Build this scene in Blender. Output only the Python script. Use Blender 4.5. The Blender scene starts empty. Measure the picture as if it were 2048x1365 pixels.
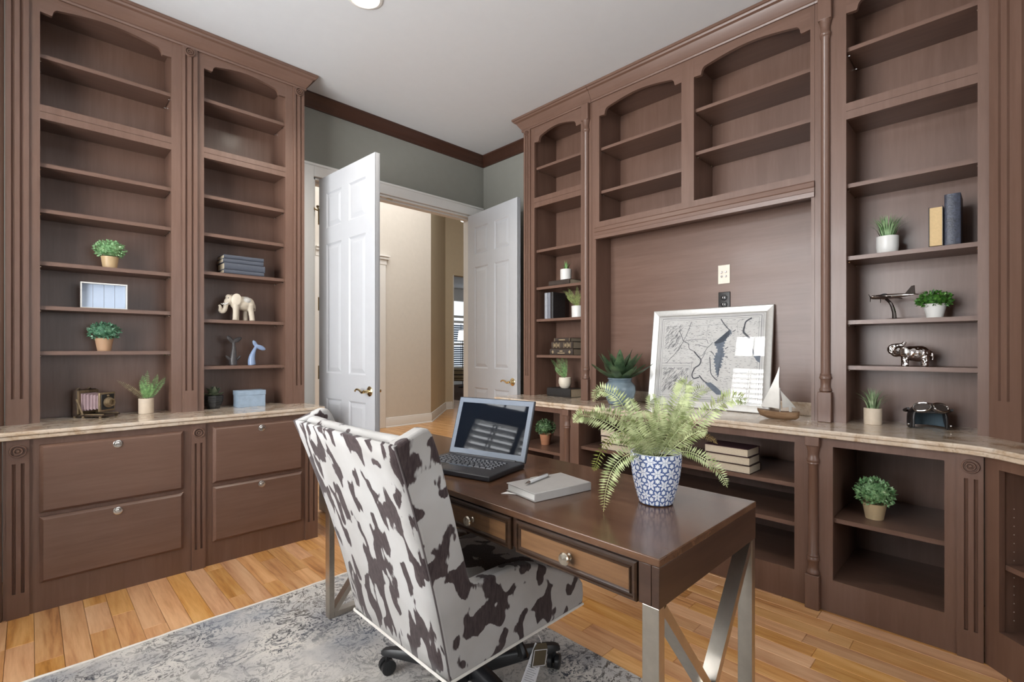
import bpy, bmesh, math, random
from mathutils import Vector, Matrix
random.seed(7)
PI = math.pi
sc = bpy.context.scene
col = sc.collection

# ------------------------------------------------------------------ camera
CAM_H = 1.2
cam = bpy.data.cameras.new('camera')
cam.sensor_width = 36.0
cam.lens = 976.0 / 2048.0 * 36.0
cam.shift_y = 17.5 / 2048.0
cam.clip_start = 0.02
cam_ob = bpy.data.objects.new('camera', cam)
col.objects.link(cam_ob)
cam_ob.location = (0, 0, CAM_H)
cam_ob.rotation_euler = (PI / 2, 0, -math.atan2(0.70279, 0.71140))
sc.camera = cam_ob

# ------------------------------------------------------------------ light
sc.view_settings.view_transform = 'Standard'
sc.view_settings.look = 'None'
sc.view_settings.gamma = 1.0
sc.view_settings.exposure = 0.86
sc.view_settings.use_curve_mapping = False
sc.cycles.max_bounces = 10
sc.cycles.diffuse_bounces = 3
sc.cycles.glossy_bounces = 5
sc.cycles.transparent_max_bounces = 16
sc.cycles.caustics_reflective = False
sc.cycles.caustics_refractive = False
sc.cycles.sample_clamp_indirect = 6.0
W = bpy.data.worlds.new('sky'); sc.world = W; W.use_nodes = True
W.node_tree.nodes['Background'].inputs[0].default_value = (0.86, 0.93, 1.0, 1)
W.node_tree.nodes['Background'].inputs[1].default_value = 0.7


def area(name, loc, rot, sx, sy, power, color):
    l = bpy.data.lights.new(name, 'AREA')
    l.shape = 'RECTANGLE'; l.size = sx; l.size_y = sy; l.energy = power; l.color = color
    o = bpy.data.objects.new(name, l); col.objects.link(o)
    o.location = loc; o.rotation_euler = rot
    return o


# daylight entering through the window of the left wall and an unseen one added behind the camera
area('window_daylight', (-1.72, 1.80, 1.75), (0, -PI / 2, 0), 2.0, 2.5, 250, (0.96, 0.98, 1.0))
area('window_daylight', (1.0, -1.52, 1.7), (PI / 2, 0, 0), 2.1, 1.9, 20, (0.97, 0.985, 1.0))
# hall: unseen fill light added under its ceiling; daylight outside the far living room window
area('hall_fill', (3.4, 5.2, 4.57), (0, 0, 0), 2.2, 2.2, 62, (1.0, 0.985, 0.96))
area('living_room_daylight', (10.6, 13.6, 1.8), (PI / 2, 0, PI), 2.0, 2.0, 8, (0.95, 0.97, 1.0))


# ------------------------------------------------------------------ helpers
def lin(c):
    r = []
    for x in c:
        x /= 255.0
        r.append(x / 12.92 if x <= 0.04045 else ((x + 0.055) / 1.055) ** 2.4)
    return (r[0], r[1], r[2], 1.0)


def new_mat(name):
    m = bpy.data.materials.new(name); m.use_nodes = True
    nt = m.node_tree
    return m, nt, nt.nodes['Principled BSDF']


def N(nt, t, **kw):
    n = nt.nodes.new(t)
    for k, v in kw.items():
        if k in n.inputs.keys():
            n.inputs[k].default_value = v
        else:
            setattr(n, k, v)
    return n


def coords(nt, scale=(1, 1, 1), kind='Object', loc=(0, 0, 0), rot=(0, 0, 0)):
    tc = nt.nodes.new('ShaderNodeTexCoord')
    mp = nt.nodes.new('ShaderNodeMapping')
    mp.inputs['Scale'].default_value = scale
    mp.inputs['Location'].default_value = loc
    mp.inputs['Rotation'].default_value = rot
    nt.links.new(tc.outputs[kind], mp.inputs['Vector'])
    return mp.outputs[0]


def ramp(nt, fac, stops, interp='LINEAR'):
    r = nt.nodes.new('ShaderNodeValToRGB')
    r.color_ramp.interpolation = interp
    e = r.color_ramp.elements
    while len(e) < len(stops):
        e.new(0.5)
    for el, (p, c) in zip(e, stops):
        el.position = p
        el.color = c if len(c) == 4 else (c[0], c[1], c[2], 1)
    nt.links.new(fac, r.inputs[0])
    return r.outputs[0]


def noise(nt, vec, scale, detail=4, rough=0.55, dist=0.0):
    n = N(nt, 'ShaderNodeTexNoise')
    n.inputs['Scale'].default_value = scale
    n.inputs['Detail'].default_value = detail
    n.inputs['Roughness'].default_value = rough
    n.inputs['Distortion'].default_value = dist
    if vec is not None:
        nt.links.new(vec, n.inputs['Vector'])
    return n.outputs[0]


def mixc(nt, fac, a, b, mode='MIX'):
    m = nt.nodes.new('ShaderNodeMix'); m.data_type = 'RGBA'; m.blend_type = mode
    for s, v in ((m.inputs[0], fac), (m.inputs[6], a), (m.inputs[7], b)):
        if hasattr(v, 'node'):
            nt.links.new(v, s)
        else:
            s.default_value = v
    return m.outputs[2]


def math_(nt, op, a, b=0.0, c=None):
    m = nt.nodes.new('ShaderNodeMath'); m.operation = op
    for i, v in enumerate((a, b, c)):
        if v is None:
            continue
        if hasattr(v, 'node'):
            nt.links.new(v, m.inputs[i])
        else:
            m.inputs[i].default_value = v
    return m.outputs[0]


def bump(nt, bs, h, strength, dist=0.002):
    b = nt.nodes.new('ShaderNodeBump')
    b.inputs['Strength'].default_value = strength
    b.inputs['Distance'].default_value = dist
    nt.links.new(h, b.inputs['Height'])
    nt.links.new(b.outputs[0], bs.inputs['Normal'])


def plain(name, c, rough=0.5, metal=0.0, spec=0.5, var=0.06, vs=14.0, bmp=0.0, bs_=200.0, alpha=None):
    m, nt, bs = new_mat(name)
    L = lin(c)
    v = coords(nt)
    n = noise(nt, v, vs, 4)
    d = tuple(x * (1 - var) for x in L[:3]); u = tuple(min(1, x * (1 + var)) for x in L[:3])
    nt.links.new(ramp(nt, n, [(0.3, d), (0.7, u)]), bs.inputs['Base Color'])
    bs.inputs['Roughness'].default_value = rough
    bs.inputs['Metallic'].default_value = metal
    bs.inputs['Specular IOR Level'].default_value = spec
    if bmp:
        bump(nt, bs, noise(nt, v, bs_, 3), bmp)
    return m


def wood(name, stops, axis, rough=0.4, spec=0.5, g=1.0, coat=0.0, fine=0.35, rnd=False):
    """stops: sRGB colours dark -> light; grain runs along axis"""
    m, nt, bs = new_mat(name)
    s = {'x': (1.2, 16, 16), 'y': (16, 1.2, 16), 'z': (16, 16, 1.2)}[axis]
    s = tuple(q * g for q in s)
    v = coords(nt, s)
    if rnd:
        oi = nt.nodes.new('ShaderNodeObjectInfo')
        sh = nt.nodes.new('ShaderNodeVectorMath'); sh.operation = 'ADD'
        nt.links.new(v, sh.inputs[0])
        cmb = nt.nodes.new('ShaderNodeCombineXYZ')
        k = math_(nt, 'MULTIPLY', oi.outputs['Random'], 97.0)
        for i in range(3):
            nt.links.new(k, cmb.inputs[i])
        nt.links.new(cmb.outputs[0], sh.inputs[1])
        v = sh.outputs[0]
    a = noise(nt, v, 1.0, 5, 0.6, 0.8)
    b = noise(nt, v, 5.0, 3, 0.6, 0.2)
    f = math_(nt, 'ADD', math_(nt, 'MULTIPLY', a, 1 - fine), math_(nt, 'MULTIPLY', b, fine))
    n = len(stops)
    c = ramp(nt, f, [(0.3 + 0.4 * i / (n - 1), lin(q)) for i, q in enumerate(stops)])
    if rnd:
        hs = nt.nodes.new('ShaderNodeHueSaturation')
        nt.links.new(c, hs.inputs['Color'])
        nt.links.new(math_(nt, 'MULTIPLY_ADD', oi.outputs['Random'], 0.22, 0.93), hs.inputs['Value'])
        wn = nt.nodes.new('ShaderNodeTexWhiteNoise'); wn.noise_dimensions = '1D'
        nt.links.new(oi.outputs['Random'], wn.inputs['W'])
        nt.links.new(math_(nt, 'MULTIPLY_ADD', wn.outputs['Value'], 0.010, 0.4915), hs.inputs['Hue'])
        nt.links.new(math_(nt, 'MULTIPLY_ADD', wn.outputs['Value'], 0.2, 0.9), hs.inputs['Saturation'])
        c = hs.outputs[0]
    nt.links.new(c, bs.inputs['Base Color'])
    bs.inputs['Roughness'].default_value = rough
    bs.inputs['Specular IOR Level'].default_value = spec
    bs.inputs['Coat Weight'].default_value = coat
    bs.inputs['Coat Roughness'].default_value = 0.12
    bump(nt, bs, f, 0.12, 0.001)
    return m


def cow(name, scale, seed, lo=0.525):
    m, nt, bs = new_mat(name)
    v = coords(nt, scale, loc=(seed, seed * 1.7, seed * 0.6))
    a = noise(nt, v, 1.0, 1.5, 0.5, 0.35)
    vf = coords(nt, (150, 150, 28))
    fz = noise(nt, vf, 1.0, 2, 0.6)
    f = math_(nt, 'ADD', a, math_(nt, 'MULTIPLY_ADD', fz, 0.075, -0.0375))
    v2 = coords(nt, (3, 3, 3))
    wh = ramp(nt, noise(nt, v2, 1.5, 3), [(0.3, lin((172, 168, 164))), (0.7, lin((194, 192, 190)))])
    dk = ramp(nt, fz, [(0.3, lin((56, 45, 46))), (0.7, lin((80, 68, 68)))])
    msk = ramp(nt, f, [(lo, (0, 0, 0)), (lo + 0.018, (1, 1, 1))])
    nt.links.new(mixc(nt, msk, wh, dk), bs.inputs['Base Color'])
    bs.inputs['Roughness'].default_value = 0.85
    bs.inputs['Specular IOR Level'].default_value = 0.2
    bs.inputs['Sheen Weight'].default_value = 0.15
    bump(nt, bs, fz, 0.15, 0.001)
    return m


def glass(name, tint=(1, 1, 1), gloss=0.08, rough=0.0):
    m = bpy.data.materials.new(name); m.use_nodes = True
    nt = m.node_tree
    nt.nodes.remove(nt.nodes['Principled BSDF'])
    out = nt.nodes['Material Output']
    t = N(nt, 'ShaderNodeBsdfTransparent'); t.inputs[0].default_value = (*tint, 1)
    g = N(nt, 'ShaderNodeBsdfGlossy'); g.inputs['Roughness'].default_value = rough
    fr = N(nt, 'ShaderNodeLayerWeight'); fr.inputs[0].default_value = 0.5
    mx = nt.nodes.new('ShaderNodeMixShader')
    nt.links.new(math_(nt, 'MULTIPLY_ADD', math_(nt, 'POWER', fr.outputs['Facing'], 5.0), 0.9, 0.04 + gloss), mx.inputs[0])
    nt.links.new(t.outputs[0], mx.inputs[1]); nt.links.new(g.outputs[0], mx.inputs[2])
    nt.links.new(mx.outputs[0], out.inputs[0])
    return m


def emit(name, c, s):
    m, nt, bs = new_mat(name)
    bs.inputs['Emission Color'].default_value = lin(c)
    bs.inputs['Emission Strength'].default_value = s
    bs.inputs['Base Color'].default_value = lin(c)
    return m


def vcol(name, rough=0.4, spec=0.5):
    m, nt, bs = new_mat(name)
    a = nt.nodes.new('ShaderNodeAttribute'); a.attribute_name = 'print'
    nt.links.new(a.outputs['Color'], bs.inputs['Base Color'])
    bs.inputs['Roughness'].default_value = rough
    bs.inputs['Specular IOR Level'].default_value = spec
    return m


def foliage(name, dark, light, tip=None, rough=0.5, vs=60):
    m, nt, bs = new_mat(name)
    v = coords(nt)
    n = noise(nt, v, vs, 2)
    st = [(0.32, lin(dark)), (0.62, lin(light))]
    if tip:
        st += [(0.68, lin(tip))]
    nt.links.new(ramp(nt, n, st), bs.inputs['Base Color'])
    bs.inputs['Roughness'].default_value = rough
    bs.inputs['Specular IOR Level'].default_value = 0.4
    return m


class MB:
    def __init__(s):
        s.v = []; s.f = []; s.m = []; s.cut = []

    def add(s, vs, fs, mi=0):
        o = len(s.v)
        s.cut.append((o, len(s.f)))
        s.v += [tuple(q) for q in vs]
        for f in fs:
            s.f.append(tuple(i + o for i in f)); s.m.append(mi)
        return s

    def box(s, x0, x1, y0, y1, z0, z1, mi=0):
        return s.add([(x0, y0, z0), (x1, y0, z0), (x1, y1, z0), (x0, y1, z0), (x0, y0, z1), (x1, y0, z1), (x1, y1, z1), (x0, y1, z1)],
                     [(0, 3, 2, 1), (4, 5, 6, 7), (0, 1, 5, 4), (1, 2, 6, 5), (2, 3, 7, 6), (3, 0, 4, 7)], mi)

    def prism(s, poly, a, b, axis='y', mi=0):
        """poly in the plane of the other two axes (x,z for 'y'; x,y for 'z'; y,z for 'x'), extruded a..b"""
        n = len(poly)
        def P(p, t):
            return {'y': (p[0], t, p[1]), 'z': (p[0], p[1], t), 'x': (t, p[0], p[1])}[axis]
        vs = [P(p, a) for p in poly] + [P(p, b) for p in poly]
        fs = [tuple(range(n))[::-1], tuple(range(n, 2 * n))]
        for i in range(n):
            j = (i + 1) % n
            fs.append((i, j, n + j, n + i))
        return s.add(vs, fs, mi)

    def frustum(s, x0, x1, z0, z1, y_base, y_top, inset, mi=0):
        """raised field on a plane facing -y (y_top < y_base)"""
        i = inset
        return s.add([(x0, y_base, z0), (x1, y_base, z0), (x1, y_base, z1), (x0, y_base, z1),
                      (x0 + i, y_top, z0 + i), (x1 - i, y_top, z0 + i), (x1 - i, y_top, z1 - i), (x0 + i, y_top, z1 - i)],
                     [(3, 2, 1, 0), (4, 5, 6, 7), (0, 1, 5, 4), (1, 2, 6, 5), (2, 3, 7, 6), (3, 0, 4, 7)], mi)

    def lathe(s, prof, n=24, c=(0, 0, 0), axis='z', mi=0, close=True):
        vs = []
        for r, h in prof:
            for k in range(n):
                t = 2 * PI * k / n
                x, y = r * math.cos(t), r * math.sin(t)
                p = {'z': (x, y, h), 'y': (x, h, y), 'x': (h, x, y)}[axis]
                vs.append((p[0] + c[0], p[1] + c[1], p[2] + c[2]))
        fs = []
        for i in range(len(prof) - 1):
            for k in range(n):
                l = (k + 1) % n
                fs.append((i * n + k, i * n + l, (i + 1) * n + l, (i + 1) * n + k))
        if close:
            if prof[0][0] > 1e-6:
                fs.append(tuple(range(n))[::-1])
            if prof[-1][0] > 1e-6:
                fs.append(tuple(range((len(prof) - 1) * n, len(prof) * n)))
        return s.add(vs, fs, mi)

    def tube(s, pts, rad, n=8, mi=0, cap=True, flat=1.0):
        pts = [Vector(p) for p in pts]
        m = len(pts)
        if not hasattr(rad, '__len__'):
            rad = [rad] * m
        vs = []
        up = None
        for i, p in enumerate(pts):
            d = (pts[min(i + 1, m - 1)] - pts[max(i - 1, 0)]).normalized()
            if up is None:
                a = Vector((0, 0, 1)) if abs(d.z) < 0.9 else Vector((1, 0, 0))
                up = (a - d * a.dot(d)).normalized()
            else:
                up = (up - d * up.dot(d)).normalized()
            sd = d.cross(up)
            for k in range(n):
                t = 2 * PI * k / n
                vs.append(p + up * (math.cos(t) * rad[i] * flat) + sd * (math.sin(t) * rad[i]))
        fs = []
        for i in range(m - 1):
            for k in range(n):
                l = (k + 1) % n
                fs.append((i * n + k, i * n + l, (i + 1) * n + l, (i + 1) * n + k))
        if cap:
            fs.append(tuple(range(n))[::-1]); fs.append(tuple(range((m - 1) * n, m * n)))
        return s.add(vs, fs, mi)

    def ell(s, c, r, n=14, mi=0, rot=None):
        vs = []; fs = []
        h = n // 2
        R = Matrix.Rotation(rot[0], 3, rot[1]) if rot else Matrix.Identity(3)
        for i in range(h + 1):
            ph = PI * i / h
            for k in range(n):
                t = 2 * PI * k / n
                q = R @ Vector((r[0] * math.sin(ph) * math.cos(t), r[1] * math.sin(ph) * math.sin(t), r[2] * math.cos(ph)))
                vs.append((c[0] + q.x, c[1] + q.y, c[2] + q.z))
        for i in range(h):
            for k in range(n):
                l = (k + 1) % n
                fs.append((i * n + k, (i + 1) * n + k, (i + 1) * n + l, i * n + l))
        return s.add(vs, fs, mi)

    def sweep(s, path, prof, closed=False, mi=0):
        """mitred sweep; path 2D (x,y) points, prof closed loop of (offset to the right of travel, z)"""
        m = len(path); k = len(prof)
        P = [Vector(p) for p in path]
        vs = []
        for i in range(m):
            if closed:
                d0 = (P[i] - P[i - 1]).normalized(); d1 = (P[(i + 1) % m] - P[i]).normalized()
            else:
                d0 = (P[i] - P[i - 1]).normalized() if i else (P[1] - P[0]).normalized()
                d1 = (P[i + 1] - P[i]).normalized() if i < m - 1 else d0
            n0 = Vector((d0.y, -d0.x)); n1 = Vector((d1.y, -d1.x))
            mm = (n0 + n1) / max(0.2, 1 + n0.dot(n1))
            for o, z in prof:
                q = P[i] + mm * o
                vs.append((q.x, q.y, z))
        fs = []
        for i in range(m if closed else m - 1):
            j = (i + 1) % m
            for a in range(k):
                b = (a + 1) % k
                fs.append((i * k + a, i * k + b, j * k + b, j * k + a))
        if not closed:
            fs.append(tuple(range(k))[::-1]); fs.append(tuple(range((m - 1) * k, m * k)))
        return s.add(vs, fs, mi)

    def quadleaf(s, p, d, u, ln, w, fold=0.25, mi=0):
        """diamond leaf from p along d; u = surface normal"""
        sd = d.cross(u)
        a = p + d * ln * 0.45 + sd * w + u * w * fold
        b = p + d * ln * 0.45 - sd * w + u * w * fold
        return s.add([p, a, p + d * ln, b], [(0, 1, 2), (0, 2, 3)], mi)

    def map(s, M, start=0):
        for i in range(start, len(s.v)):
            q = M @ Vector(s.v[i]); s.v[i] = (q.x, q.y, q.z)
        return s

    def mesh(s, name, mat, smooth=35, fix=True):
        me = bpy.data.meshes.new(name)
        me.from_pydata(s.v, [], s.f)
        for m in (mat if isinstance(mat, (list, tuple)) else [mat]):
            me.materials.append(m)
        if isinstance(mat, (list, tuple)):
            me.polygons.foreach_set('material_index', s.m)
        if fix:
            bm = bmesh.new(); bm.from_mesh(me)
            bmesh.ops.recalc_face_normals(bm, faces=bm.faces)
            bm.to_mesh(me); bm.free()
        if smooth:
            me.polygons.foreach_set('use_smooth', [True] * len(me.polygons))
            me.set_sharp_from_angle(angle=math.radians(smooth))
        me.update()
        return me

    def build(s, name, mat, parent=None, smooth=35, bevel=0.0, seg=2, fix=True, kind=None, label=None):
        o = bpy.data.objects.new(name, s.mesh(name, mat, smooth, fix))
        col.objects.link(o)
        if parent:
            o.parent = parent
        if bevel:
            b = o.modifiers.new('bevel', 'BEVEL'); b.width = bevel; b.segments = seg
            b.limit_method = 'ANGLE'; b.angle_limit = math.radians(40); b.harden_normals = False
        if kind:
            o['kind'] = kind
        if label:
            o['label'] = label
        return o

    def split(s, name, mat, parent, **kw):
        """every added piece becomes an object of its own"""
        out = []
        ends = s.cut[1:] + [(len(s.v), len(s.f))]
        for (v0, f0), (v1, f1) in zip(s.cut, ends):
            b = MB(); b.v = s.v[v0:v1]; b.f = [tuple(i - v0 for i in f) for f in s.f[f0:f1]]; b.m = s.m[f0:f1]
            out.append(b.build(name, mat, parent, **kw))
        return out


def inst(name, me, parent, loc=(0, 0, 0), rot=(0, 0, 0), scale=(1, 1, 1)):
    o = bpy.data.objects.new(name, me); col.objects.link(o)
    o.parent = parent; o.location = loc; o.rotation_euler = rot; o.scale = scale
    return o


def thing(name, label, cat, loc=(0, 0, 0), rz=0.0, group=None):
    o = bpy.data.objects.new(name, None); col.objects.link(o)
    o.empty_display_size = 0.05
    o.location = loc; o.rotation_euler = (0, 0, rz)
    o['label'] = label; o['category'] = cat
    if group:
        o['group'] = group
    return o


def tag(o, label, cat, group=None):
    o['label'] = label; o['category'] = cat
    if group:
        o['group'] = group
    return o


def struct(o):
    o['kind'] = 'structure'
    return o


def remesh(o, vox, smooth=6):
    r = o.modifiers.new('remesh', 'REMESH'); r.mode = 'VOXEL'; r.voxel_size = vox; r.use_smooth_shade = True
    q = o.modifiers.new('smooth', 'SMOOTH'); q.iterations = smooth; q.factor = 0.5
    return o


def spline(pts, n):
    """Catmull-Rom through pts"""
    P = [Vector(p) for p in pts]
    P = [P[0] * 2 - P[1]] + P + [P[-1] * 2 - P[-2]]
    out = []
    segs = len(P) - 3
    for i in range(n):
        t = i / (n - 1) * segs
        k = min(int(t), segs - 1); t -= k
        a, b, c, d = P[k:k + 4]
        out.append(0.5 * ((2 * b) + (c - a) * t + (2 * a - 5 * b + 4 * c - d) * t * t + (3 * b - a - 3 * c + d) * t ** 3))
    return out


# ------------------------------------------------------------------ materials
WS = [(100, 74, 61), (109, 82, 69), (117, 90, 77)]
M_WV = wood('cabinet_wood_upright', WS, 'z', 0.38, 0.5, 1.0, coat=0.08)
M_WH = wood('cabinet_wood_level', WS, 'x', 0.38, 0.5, 1.0, coat=0.08)
M_TRIM = wood('dark_crown_wood', [(58, 34, 24), (74, 45, 33)], 'x', 0.4)
M_CEIL = plain('ceiling_paint', (214, 215, 216), 0.9, 0, 0.2, 0.01)
M_WALL = plain('grey_green_wall_paint', (141, 140, 132), 0.85, 0, 0.3, 0.02)
M_CREAM = plain('cream_hall_paint', (212, 206, 197), 0.85, 0, 0.3, 0.02)
M_TAN = plain('tan_hall_paint', (206, 193, 168), 0.85, 0, 0.3, 0.02)
M_WHITE = plain('white_door_paint', (186, 187, 190), 0.42, 0, 0.5, 0.015)
M_TRIMW = plain('white_trim_paint', (228, 226, 222), 0.5, 0, 0.4, 0.015)
M_BRASS = plain('brass', (216, 194, 148), 0.2, 1.0, 0.5, 0.1)
M_NICKEL = plain('brushed_nickel', (196, 188, 176), 0.32, 1.0, 0.5, 0.06, 40)
M_SILVER = plain('polished_silver', (205, 200, 196), 0.12, 1.0, 0.5, 0.05)
M_GUN = plain('gunmetal', (120, 112, 108), 0.18, 1.0, 0.5, 0.05)
M_BLACK = plain('black_plastic', (34, 34, 36), 0.38, 0, 0.5, 0.1)
M_PLANK = wood('oak_plank', [(144, 94, 52), (200, 146, 92), (220, 172, 118), (230, 188, 138)], 'y', 0.33, 0.5, 1.0, coat=0.12, fine=0.3, rnd=True)
M_GAP = plain('dark_floor_joint', (84, 54, 30), 0.8)
M_DESK = wood('desk_top_wood', [(58, 34, 22), (88, 55, 36), (112, 74, 50)], 'x', 0.24, 0.5, 0.7, coat=0.25)
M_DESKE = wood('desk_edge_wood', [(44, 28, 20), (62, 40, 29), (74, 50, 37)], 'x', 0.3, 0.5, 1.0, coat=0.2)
M_DESKD = wood('desk_drawer_wood', [(66, 40, 22), (100, 66, 38), (128, 90, 56)], 'x', 0.34, 0.5, 0.9, coat=0.1)
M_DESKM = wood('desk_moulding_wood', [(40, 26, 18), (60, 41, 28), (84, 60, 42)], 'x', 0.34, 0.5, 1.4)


def granite():
    m, nt, bs = new_mat('beige_granite')
    v = coords(nt)
    a = noise(nt, v, 9, 6, 0.65, 0.8)
    b = noise(nt, v, 60, 4, 0.7)
    c = ramp(nt, a, [(0.28, lin((140, 108, 80))), (0.38, lin((178, 154, 128))), (0.5, lin((202, 184, 164))), (0.70, lin((214, 202, 188)))])
    d = ramp(nt, b, [(0.32, (0.4, 0.34, 0.28)), (0.42, (1, 1, 1))])
    nt.links.new(mixc(nt, 0.55, c, d, 'MULTIPLY'), bs.inputs['Base Color'])
    bs.inputs['Roughness'].default_value = 0.12
    bs.inputs['Coat Weight'].default_value = 0.15
    return m


M_GRAN = granite()

# =================================================================== SETTING
XB, YA, ZC = 3.19, 3.63, 3.08      # right wall, door wall, ceiling
XL, YF = -1.5, -1.3                # left wall, wall behind the camera
T = 0.13


def wall(name, boxes, mat):
    b = MB()
    for q in boxes:
        b.box(*q)
    return struct(b.build(name, mat, smooth=0))


DX0, DX1, DZ = 1.50, 3.075, 2.49     # door opening in the back wall
wall('wall_back', [(XL, DX0, YA, YA + T, 0, ZC), (DX1, XB + T, YA, YA + T, 0, ZC), (DX0, DX1, YA, YA + T, DZ, ZC)], M_WALL)
wall('wall_right', [(XB, XB + T, YF - T, YA, 0, ZC)], M_WALL)
WY0, WY1 = 0.62, 2.98               # window on the left wall
wall('wall_left', [(XL - T, XL, YF - T, WY0, 0, ZC), (XL - T, XL, WY1, YA + T, 0, ZC), (XL - T, XL, WY0, WY1, 0, 0.75), (XL - T, XL, WY0, WY1, 2.75, ZC)], M_WALL)
VX0, VX1 = -0.05, 2.05              # unseen window added behind the camera for its light
wall('wall_front', [(XL, VX0, YF - T, YF, 0, ZC), (VX1, XB, YF - T, YF, 0, ZC), (VX0, VX1, YF - T, YF, 0, 0.75), (VX0, VX1, YF - T, YF, 2.65, ZC)], M_WALL)
struct(MB().box(XL - T, XB + T, YF - T, YA + T, ZC, ZC + 0.1).build('ceiling', M_CEIL, smooth=0))

# floor: dark bed, single planks where they show, the rest as one field
floor = struct(MB().box(XL, 12.5, YF, 14.0, -0.06, -0.012).build('floor', M_GAP, smooth=0))
PW = 0.083
plank_meshes = {}


def plank_mesh(L):
    L = round(L, 1)
    if L not in plank_meshes:
        g = 0.0006; e = 0.0012
        b = MB()
        x0, x1, y0, y1 = g, PW - g, g, L - g
        b.add([(x0, y0, -0.012), (x1, y0, -0.012), (x1, y1, -0.012), (x0, y1, -0.012),
               (x0, y0, -e), (x1, y0, -e), (x1, y1, -e), (x0, y1, -e),
               (x0 + e, y0 + e, 0), (x1 - e, y0 + e, 0), (x1 - e, y1 - e, 0), (x0 + e, y1 - e, 0)],
              [(0, 1, 5, 4), (1, 2, 6, 5), (2, 3, 7, 6), (3, 0, 4, 7), (4, 5, 9, 8), (5, 6, 10, 9), (6, 7, 11, 10), (7, 4, 8, 11), (8, 9, 10, 11)])
        plank_meshes[L] = b.mesh('plank', M_PLANK, smooth=0, fix=False)
    return plank_meshes[L]


RUG = (-0.86, 1.58, 0.05, 2.47)


def shows(x, y0, y1):
    xc = x + PW / 2; yc = (y0 + y1) / 2
    if y1 > 3.75 or xc > 2.64 and yc < 2.75:
        return False
    if xc < 1.36 and (y1 < 2.40 or y0 > 3.16):
        return False
    if xc < 1.56 and y1 < 2.43:
        return False
    return xc > -0.3 and y1 > -0.2 and not (xc > 1.5 and y1 < 0.2 and xc < 1.62)


fieldm = MB()
nplank = 0
rp = random.Random(3)
x = -0.9
while x < 7.2:
    y = -1.3 - rp.random() * 0.7
    while y < 9.5:
        L = rp.choice([0.3, 0.4, 0.5, 0.6, 0.7, 0.9, 1.1])
        if x > 3.2 and y < 3.4:
            y += L; continue
        if nplank < 295 and shows(x, y, y + L):
            inst('plank', plank_mesh(L), floor, (x, y, 0)); nplank += 1
        elif y + L < YA + 0.3 and (y < -1.0 or x > 3.1):
            pass
        elif x > -0.5 and (y + L > 3.3 or True):
            g = 0.0008
            fieldm.box(x + g, x + PW - g, y + g, y + L - g, -0.012, 0)
        y += L
    x += PW
fieldm.build('plank_field', wood('oak_plank_far', [(144, 94, 52), (200, 146, 92), (220, 172, 118), (230, 188, 138)], 'y', 0.33, 0.5, 1.0, coat=0.12, fine=0.3), floor, smooth=0, kind='stuff')

# dark crown moulding on the painted walls
cp = [(0, 2.995), (0.012, 2.995), (0.016, 3.004), (0.024, 3.010), (0.030, 3.022), (0.050, 3.048), (0.066, 3.058), (0.072, 3.064), (0.080, 3.068), (0.080, 3.08), (0, 3.08)]
b = MB(); b.sweep([(1.30, YA), (XB, YA), (XB, 2.6)], cp)
struct(b.build('trim_1', M_TRIM, smooth=30))

# white door casing
b = MB()
for x0, x1 in ((DX0 - 0.10, DX0), (DX1, DX1 + 0.095)):
    b.box(x0, x1, YA - 0.022, YA, 0, DZ + 0.095)
b.box(DX0, DX1, YA - 0.022, YA, DZ, DZ + 0.095)
b.box(DX0 - 0.102, DX1 + 0.097, YA - 0.028, YA - 0.02, DZ + 0.078, DZ + 0.098)
struct(b.build('trim_2', M_TRIMW, bevel=0.004))
b = MB()                                 # jamb lining with stop
b.box(DX0, DX0 + 0.018, YA, YA + T + 0.02, 0, DZ); b.box(DX1 - 0.018, DX1, YA, YA + T + 0.02, 0, DZ)
b.box(DX0, DX1, YA, YA + T + 0.02, DZ - 0.018, DZ)
b.box(DX0 + 0.018, DX0 + 0.03, YA + 0.045, YA + 0.085, 0, DZ - 0.018); b.box(DX1 - 0.03, DX1 - 0.018, YA + 0.045, YA + 0.085, 0, DZ - 0.018)
b.box(DX0 + 0.018, DX1 - 0.018, YA + 0.045, YA + 0.085, DZ - 0.03, DZ - 0.018)
tr3 = struct(b.build('trim_3', M_TRIMW, bevel=0.002))
for xx in (2.02, 2.13):
    MB().box(xx, xx + 0.05, YA + 0.008, YA + 0.034, DZ - 0.021, DZ - 0.0175).build('strike_plate', M_BRASS, tr3)


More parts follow.
